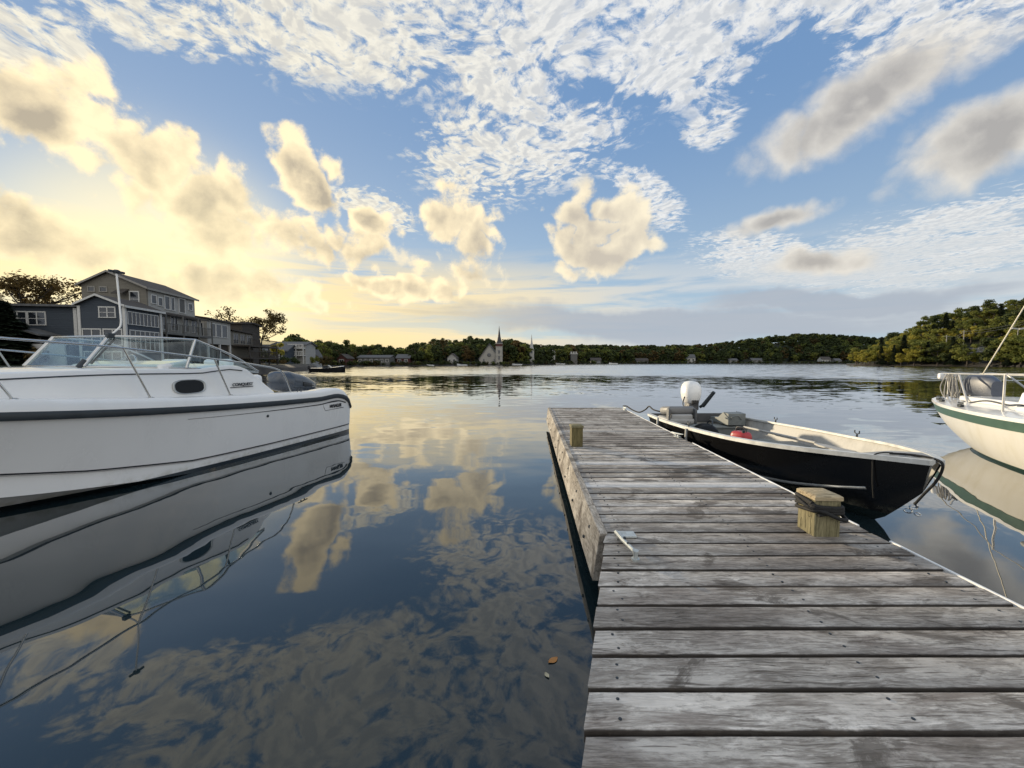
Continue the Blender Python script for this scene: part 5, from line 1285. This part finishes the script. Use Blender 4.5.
# near trees round the houses
def near_tree(px, y, z0, H, seed, nleaf, leaf, size, label, spread=.36, nb=9, lobr=.09, crown_low=.35):
    x = (px - 512) / F * y; e = empty('bare_tree' if nleaf < 900 else 'leafy_tree', (x, y, z0), 0, label=label, cat='tree')
    r_ = random.Random(seed); tb = MB(); tips = limbs(tb, r_, H * .8, H * .02, nb, spread, .35); tb.build('trunk', M['bark'], e, smooth=60)
    lobes = [(t_.x, t_.y, t_.z, H * lobr * r_.uniform(.7, 1.3), .8) for t_ in tips if t_.z > H * crown_low]
    c_ = MB(); c_.add(*leaf_cloud(r_, lobes, nleaf, size)); c_.build('crown', M[leaf], e); return e
near_tree(28, 50, 1.2, 13.6, 3, 2600, 'leafD', .17, 'half bare dark tree rising behind the left wing of the blue house', .42, 11, .08)
near_tree(62, 54, 1.2, 13.8, 4, 1300, 'leafD', .14, 'thin leafed golden tree between the blue wing and the tall gable', .42, 11, .08)
near_tree(229, 80, 1.2, 14.0, 5, 750, 'leafD', .17, 'sparse bare tree showing above the dark timber building', .32, 9, .06)
near_tree(263, 76, 1.0, 11.6, 6, 2600, 'leafD', .17, 'spreading half leafed dark tree standing on the shore before the low blue house', .46, 12, .08, .3)
near_tree(279, 82, 1.0, 5.2, 8, 1600, 'leafC', .18, 'small yellowish tree in front of the pale balcony house', .42, 10, .1, .2)
for (px, y, H, sd, lab) in ((6, 33.5, 5.6, 1, 'dense dark spruce nearest the left edge in front of the blue wing'), (-22, 34, 7, 2, 'tall dark spruce at the very left edge of the view'), (24, 34.5, 3.9, 7, 'low dark spruce beside the porch door of the blue house')):
    x = (px - 512) / F * y; e = empty('spruce_tree', (x, y, 1.1), 0, label=lab, cat='tree'); r_ = random.Random(sd)
    d = spruce_mesh('spruce', 100 + sd, H, 5200); 
    ob = bpy.data.objects.new('crown', d); C.objects.link(ob); ob.parent = e; ob.scale = (1.75, 1.75, 1)
def bush(px, y, z0, w, h, seed, leaf, label, n=900):
    x = (px - 512) / F * y; r_ = random.Random(seed); mb = MB()
    lobes = [(r_.uniform(-.5, .5) * w, r_.uniform(-.3, .3) * w, h * r_.uniform(.25, .65), h * r_.uniform(.25, .4), .9) for _ in range(8)]
    mb.add(*leaf_cloud(r_, lobes, n, h * .075)); o = mb.build('bush', M[leaf]); o.location = (x, y, z0); return tag(o, label, 'bush')
bush(41, 34.5, 1.1, 3.2, 2.1, 1, 'leafD', 'dark reddish bush below the porch screen of the blue house')
bush(286, 90, .9, 4.5, 2.4, 2, 'leafB', 'dark rounded bush before the pale balcony house')
bush(254, 84, .9, 5, 2.0, 3, 'leafB', 'low dark bush beside the spreading shore tree')
bush(247, 72, .9, 5, 3.6, 11, 'leafB', 'dark tangled bush at the end of the stepped decks')
bush(268, 80, .8, 5, 2.4, 12, 'leafD', 'brown scrub on the bank below the spreading shore tree')
bush(306, 104, .7, 7, 3.0, 4, 'leafA', 'green scrub right of the pale balcony house on the shore')
bush(322, 118, .8, 6, 3.2, 5, 'leafD', 'rusty scrub on the shore behind the dark motorboat')

# ------------------------------------------------------------------ far shore buildings and boats
def at_px(px, y, z): return Vector(((px - 512) / F * y, y, z))
def far_house(px, dpx_w, r, h, zp, m, roof, label, ridge='x', z0=None, wins=2, name='far_house', dy=7.):
    w_ = dpx_w / F * r; x = (px - 512) / F * r; dist = math.hypot(x, r)
    g0 = max(.4, fground(px, dist) if 200 < px < 1100 else 1) if z0 is None else z0
    n_ = wins; ws = [(-w_ / 2 + w_ * (i + .25) / n_, -w_ / 2 + w_ * (i + .7) / n_, h * .35, h * .75) for i in range(n_)]
    e = plain_house(name, px, r, w_, dy, h, zp, m, roof, z0=-.8, rz=0, wins=ws, ridge=ridge, label=label, cat='house'); e.location.z = g0; return e
def edge_y(px, u=.06): ux, uy = azdir(px); return (fds(px) + fdepth(px) * u) * uy
far_house(374, 32, edge_y(373, .10), 2.7, 3.7, 'fargrey', 'roofgrey', 'long low grey building with a pale roof on the far left shore', wins=6, dy=8)
far_house(403, 13, edge_y(403, .1), 2.6, 4.2, 'farred', 'roofgrey', 'small reddish house right of the long low grey building', wins=2)
far_house(411, 4, edge_y(412, .14), 2.6, 3.8, 'farwhite', 'roofgrey', 'tiny white gabled house at the right end of the low buildings', 'y', wins=1)
far_house(452, 9, edge_y(452, .10), 3.0, 5.0, 'palesiding', 'roof', 'pale gabled house half hidden by the big round tree left of the church', 'y', wins=2)
far_house(342, 9, edge_y(342, .06), 2.6, 4.0, 'farred', 'roof', 'small red boathouse on the left shore above the dark motorboat', 'y', wins=1)
far_house(307, 8, edge_y(307, .08), 2.6, 4.6, 'farwhite', 'roofgrey', 'pale cottage on the shore right of the balcony house', 'y', wins=1)
far_house(691, 8, edge_y(691, .22), 5.5, 9, 'farwhite', 'roofgrey', 'small white house among trees on the far middle shore', wins=2)
far_house(733, 9, edge_y(733, .12), 3.2, 5.2, 'fargrey', 'roofgrey', 'faint grey cottage on the far shore right of the small white house', wins=2)
far_house(757, 11, edge_y(757, .14), 3.4, 5.6, 'fargrey', 'roofgrey', 'long pale roofed shed on the far shore below the dark hill', wins=3)
far_house(826, 9, edge_y(826, .06), 4.6, 7.5, 'farwhite', 'roof', 'white waterside house on the far right shore, left of the headland', wins=3)
far_house(838, 6, edge_y(838, .05), 3.2, 5.5, 'fargrey', 'roofgrey', 'small grey shed right of the white waterside house', wins=1)
far_house(596, 10, edge_y(596, .05), 3.0, 5.0, 'fargrey', 'roof', 'low grey boathouse on the far shore right of the small tower', wins=2)
far_house(642, 12, edge_y(642, .05), 3.0, 5.0, 'fargrey', 'roof', 'low brown roofed shed on the bare bank of the far middle shore', wins=2)
far_house(551, 8, edge_y(551, .3), 9, 11, 'farwhite', 'roof', 'pale upper house among trees right of the white steeple', 'y', wins=1)
# small tower
ty = edge_y(574, .05); tw_ = empty('watch_tower', at_px(574, ty, .8), 0, label='small square tower with a pale top standing on the far shore', cat='tower')
g = MB(); wbox(g, -2.6, 2.6, 0, 5, -1, 7.5); g.build('wall', M['fargrey'], tw_)
g = MB(); wbox(g, -3.0, 3.0, -.4, 5.4, 7.5, 8.1)
for a in (-3, -1, 1): wbox(g, a, a + 1.3, -.4, .2, 8.1, 9.6)
g.build('parapet', M['farwhite'], tw_)
# churches
cy = edge_y(497, .06)
ch = empty('stone_church', at_px(491, cy, .9), 0, label='pale gabled church with round window and dark spired tower at the water', cat='church')
px_m = cy / F
g = MB(); wn_ = 11.2 * px_m
g.loft([[Vector((-wn_ - .5 * px_m, b, -1)), Vector((wn_ - 2.5 * px_m, b, -1)), Vector((wn_ - 2.5 * px_m, b, 5 * px_m)), Vector((-1.7 * px_m, b, 18.6 * px_m)), Vector((-wn_ - .5 * px_m, b, 5 * px_m))] for b in (0, 16)]); g.build('nave_wall', M['stone'], ch)
g = MB(); rt = .45
g.loft([[Vector((-wn_ - 1.2 * px_m, b, 4.0 * px_m)), Vector((-1.7 * px_m, b, 19.0 * px_m)), Vector((wn_ - 1.8 * px_m, b, 4.0 * px_m)), Vector((wn_ - 1.8 * px_m, b, 4.9 * px_m)), Vector((-1.7 * px_m, b, 19.9 * px_m)), Vector((-wn_ - 1.2 * px_m, b, 4.9 * px_m))] for b in (-.5, 16.5)]); g.build('roof', M['roofgrey'], ch)
g = MB(); g.lathe([(1.9 * px_m, -.1), (1.9 * px_m, .15), (1.5 * px_m, .2)], (-1.7 * px_m, -.05, 8.6 * px_m), 16, Matrix.Rotation(math.pi / 2, 3, 'X')); g.build('rose_window', M['darkglass'], ch)
for a in (-7, 3.6): 
    g = MB(); wbox(g, (a - .8) * px_m, (a + .8) * px_m, -.12, .0, 1.8 * px_m, 4.6 * px_m); g.build('window', M['darkglass'], ch)
tx = 8.2 * px_m; hw = 3.3 * px_m
g = MB(); wbox(g, tx - hw, tx + hw, -1.2, 2 * hw - 1.2, -1, 17 * px_m); g.build('tower', M['stone'], ch)
g = MB(); wbox(g, tx - hw * .98, tx + hw * .98, -1.15, 2 * hw - 1.25, 17 * px_m, 19.4 * px_m); g.build('belfry', M['farred'], ch)
for z in (4, 10):
    g = MB(); wbox(g, tx - .9 * px_m, tx + .9 * px_m, -1.3, -1.18, z * px_m, (z + 3.2) * px_m); g.build('tower_window', M['darkglass'], ch)
g = MB()
for z in (7.6, 16.4, 19.6): wbox(g, tx - hw * 1.08, tx + hw * 1.08, -1.2 - .08 * hw, 2 * hw - 1.2 + .08 * hw, z * px_m, (z + .6) * px_m)
g.build('cornice', M['stone'], ch)
g = MB(); g.lathe([(hw * 1.05, 20.2 * px_m), (hw * .72, 22.5 * px_m), (hw * .40, 27 * px_m), (.03, 37.5 * px_m)], (tx, hw - 1.2, 0), 8); g.build('spire', M['slate'], ch)
cy2 = edge_y(532, .16); pm2 = cy2 / F
c2_ = empty('white_church', at_px(531.5, cy2, fground(532, math.hypot((532 - 512) / F * cy2, cy2))), 0, label='slim white church steeple rising from the trees right of the stone church', cat='church')
g = MB(); wbox(g, -6 * pm2, 3.2 * pm2, 2, 20, -1, 4.5 * pm2); g.build('nave_wall', M['farwhite'], c2_)
g = MB(); g.loft([[Vector((-6.4 * pm2, b, 4.5 * pm2)), Vector((-1.4 * pm2, b, 8 * pm2)), Vector((3.6 * pm2, b, 4.5 * pm2))] for b in (1.6, 20.4)]); g.build('roof', M['roofgrey'], c2_)
g = MB(); wbox(g, -2.4 * pm2, 2.4 * pm2, -1, -1 + 4.8 * pm2, -1, 14 * pm2); g.build('tower', M['farwhite'], c2_)
g = MB(); g.lathe([(2.3 * pm2, 14 * pm2), (1.5 * pm2, 18 * pm2), (.9 * pm2, 21.5 * pm2), (.03, 29 * pm2)], (0, -1 + 2.4 * pm2, 0), 8); g.build('spire', M['farwhite'], c2_)
g = MB(); wbox(g, -.8 * pm2, .8 * pm2, -1.15, -1.0, 10 * pm2, 12.8 * pm2); g.build('tower_window', M['darkglass'], c2_)
# boats on the far water
def small_boat(name, px, y, L, rz, hullm, label, top='gel', canopy=True):
    e = empty(name, at_px(px, y, 0), rz, label=label, cat='motorboat')
    fh = itp([0, .5, .8, 1], [.36, .40, .26, .02]); fz = itp([0, .5, 1], [.12, .125, .19]); b = L * .42
    g = MB(); path = []
    for u in np.linspace(0, 1, 14):
        H = fh(u) * b; z = fz(u) * L * .9; path.append([Vector((-H, u * L - L / 2, z)), Vector((-H * .8, u * L - L / 2, 0)), Vector((0, u * L - L / 2, -.15)), Vector((H * .8, u * L - L / 2, 0)), Vector((H, u * L - L / 2, z))])
    g.loft(path); g.build('hull', M[hullm], e, smooth=40)
    g = MB(); path = []
    for u in np.linspace(0.02, .97, 12):
        H = fh(u) * b * .9; z = fz(u) * L * .9; path.append([Vector((-H, u * L - L / 2, z)), Vector((0, u * L - L / 2, z + .08)), Vector((H, u * L - L / 2, z)), Vector((0, u * L - L / 2, z - .1))])
    g.loft(path); g.build('deck', M[top], e, smooth=40)
    if canopy:
        g = MB(); z = fz(.5) * L * .9
        g.loft([[Vector((-b * .28 * k, s * L, z + h)), Vector((b * .28 * k, s * L, z + h)), Vector((b * .24 * k, s * L, z + h + .02)), Vector((-b * .24 * k, s * L, z + h + .02))] for s, h, k in ((-.1, .45, 1), (.02, .45, 1), (.12, .05, 1))]); g.box((0, -.05 * L, z + .2), (b * .5, L * .16, .4)); g.build('windshield', M['darkglass'], e)
    g = MB(); g.box((0, -L / 2 - .15, fz(0) * L * .9 + .15), (.35, .4, .5)); g.build('outboard_motor', M['cowlblack'], e, bevel=.08)
    return e
db = small_boat('motorboat', 328, 62, 5.2, R(-80), 'black', 'low dark motorboat moored off the left shore beyond the cruiser')
small_boat('motorboat', 880, 208, 9.5, R(82), 'black', 'white topped dark motorboat lying under the right headland', canopy=True)
small_boat('dinghy', 430, 176, 4.0, R(60), 'gel', 'little pale dinghy on the far shore left of the churches', canopy=False)
# utility poles and beacon sign on the headland
def pole(px, dr, H, label, arm=True):
    p = hpos(px, dr); e = empty('utility_pole', p, 0, label=label, cat='pole', group='utility poles on the headland')
    g = MB(); g.tube([(0, 0, -1), (0, 0, H)], [.16, .11], 8); g.build('shaft', M['greyrope'], e, smooth=50)
    if arm: g = MB(); g.box((0, 0, H - .6), (2.2, .12, .14)); g.build('crossarm', M['greyrope'], e)
    return p + Vector((0, 0, H - .5))
t1 = pole(961.5, 9, 11, 'tall utility pole before the road cut on the right headland'); t2 = pole(944.5, 8, 10, 'second utility pole left of the tall one on the headland'); t3 = pole(1040, 22, 10, 'utility pole beyond the right edge on the headland')
for dz in (0, -.9):
    g = MB()
    for a, b in ((t1, t2), (t1, t3)):
        g.tube([a.lerp(b, u) + Vector((0, 0, dz - 1.0 * (1 - (2 * u - 1) ** 2))) for u in np.linspace(0, 1, 9)], .035, 4)
    tag(g.build('power_cable', M['greyrope']), ('upper' if dz == 0 else 'lower') + ' power cable strung between the poles on the headland', 'cable')
p = hpos(1015, 6); e = empty('light_mast', p, 0, label='pale double headed light mast among trees at right on the headland', cat='lamp post')
g = MB(); g.tube([(0, 0, -1), (0, 0, 11)], [.14, .1], 8); g.build('shaft', M['greyrope'], e)
g = MB(); g.box((-1.2, 0, 11.1), (2.2, .5, .5), Matrix.Rotation(R(8), 3, 'Y')); g.box((1.3, 0, 11.1), (2.0, .5, .5), Matrix.Rotation(R(-8), 3, 'Y')); g.build('lamp_head', M['farwhite'], e)
p = hpos(978.5, 3); e = empty('sign_post', p, 0, label='short white post with a small board beside the moored boat on the headland', cat='sign')
g = MB(); g.tube([(0, 0, -.5), (0, 0, 5.5)], .1, 6); g.build('shaft', M['greyrope'], e); g = MB(); g.box((0, -.12, 5.4), (1.5, .08, 1.0)); g.build('board', M['farwhite'], e)
# shore rocks
r6 = random.Random(9)
for i in range(16):
    px = r6.uniform(985, 1030); p = hpos(px, r6.uniform(0, 1.5)); g = MB(); s = r6.uniform(.5, 1.3)
    g.lathe([(s * .4, -s * .5), (s * r6.uniform(.8, 1), 0), (s * r6.uniform(.7, .9), s * .4), (s * .3, s * .75)], (0, 0, 0), 7); g.v = [tuple(Vector(v) * r6.uniform(.85, 1.15)) for v in g.v]
    o = g.build('shore_rock', M['rock']); o.location = p; tag(o, 'grey boulder at the waterline below the right headland', 'rock', 'boulders along the headland waterline')

# moored specks along the far shore, leaves on the water
small_boat('dinghy', 462, edge_y(462, 0) - 6, 5.0, R(75), 'gel', 'white boat moored below the pale gabled house left of the stone church', canopy=True)
small_boat('dinghy', 517, edge_y(517, 0) - 8, 5.5, R(95), 'gel', 'small white boat on the far water just right of the stone church tower', canopy=True)
small_boat('dinghy', 560, edge_y(560, 0) - 8, 7.0, R(70), 'gel', 'small white boat on the far water between the white steeple and the small tower', canopy=True)
small_boat('dinghy', 613, edge_y(613, 0) - 8, 8.0, R(100), 'gel', 'small white boat on the far water right of the low grey boathouse', canopy=True)
for (px, py, rz, sc_, lab) in ((553, 660, .6, .030, 'orange fallen leaf floating on the dark water beside the dock'), (547, 675, 2.0, .018, 'tiny pale leaf floating on the dark water below the orange one')):
    r_ = ray(px, py); p = r_ * ((.004 - CZ) / r_.z) + Vector((0, 0, CZ))
    g = MB(); path = []
    for u in np.linspace(-1, 1, 9):
        w_ = sc_ * .55 * max(.04, (1 - u * u)); path.append([Vector((u * sc_, -w_, .002 * u * u)), Vector((u * sc_, 0, .0005)), Vector((u * sc_, w_, .003 * u * u)), Vector((u * sc_, 0, -.0005))])
    g.loft(path); o = g.build('floating_leaf', simple('fallen_leaf', (.45, .20, .05) if sc_ > .02 else (.5, .45, .3), .6)); o.location = p; o.rotation_euler = (0, 0, rz); tag(o, lab, 'leaf')
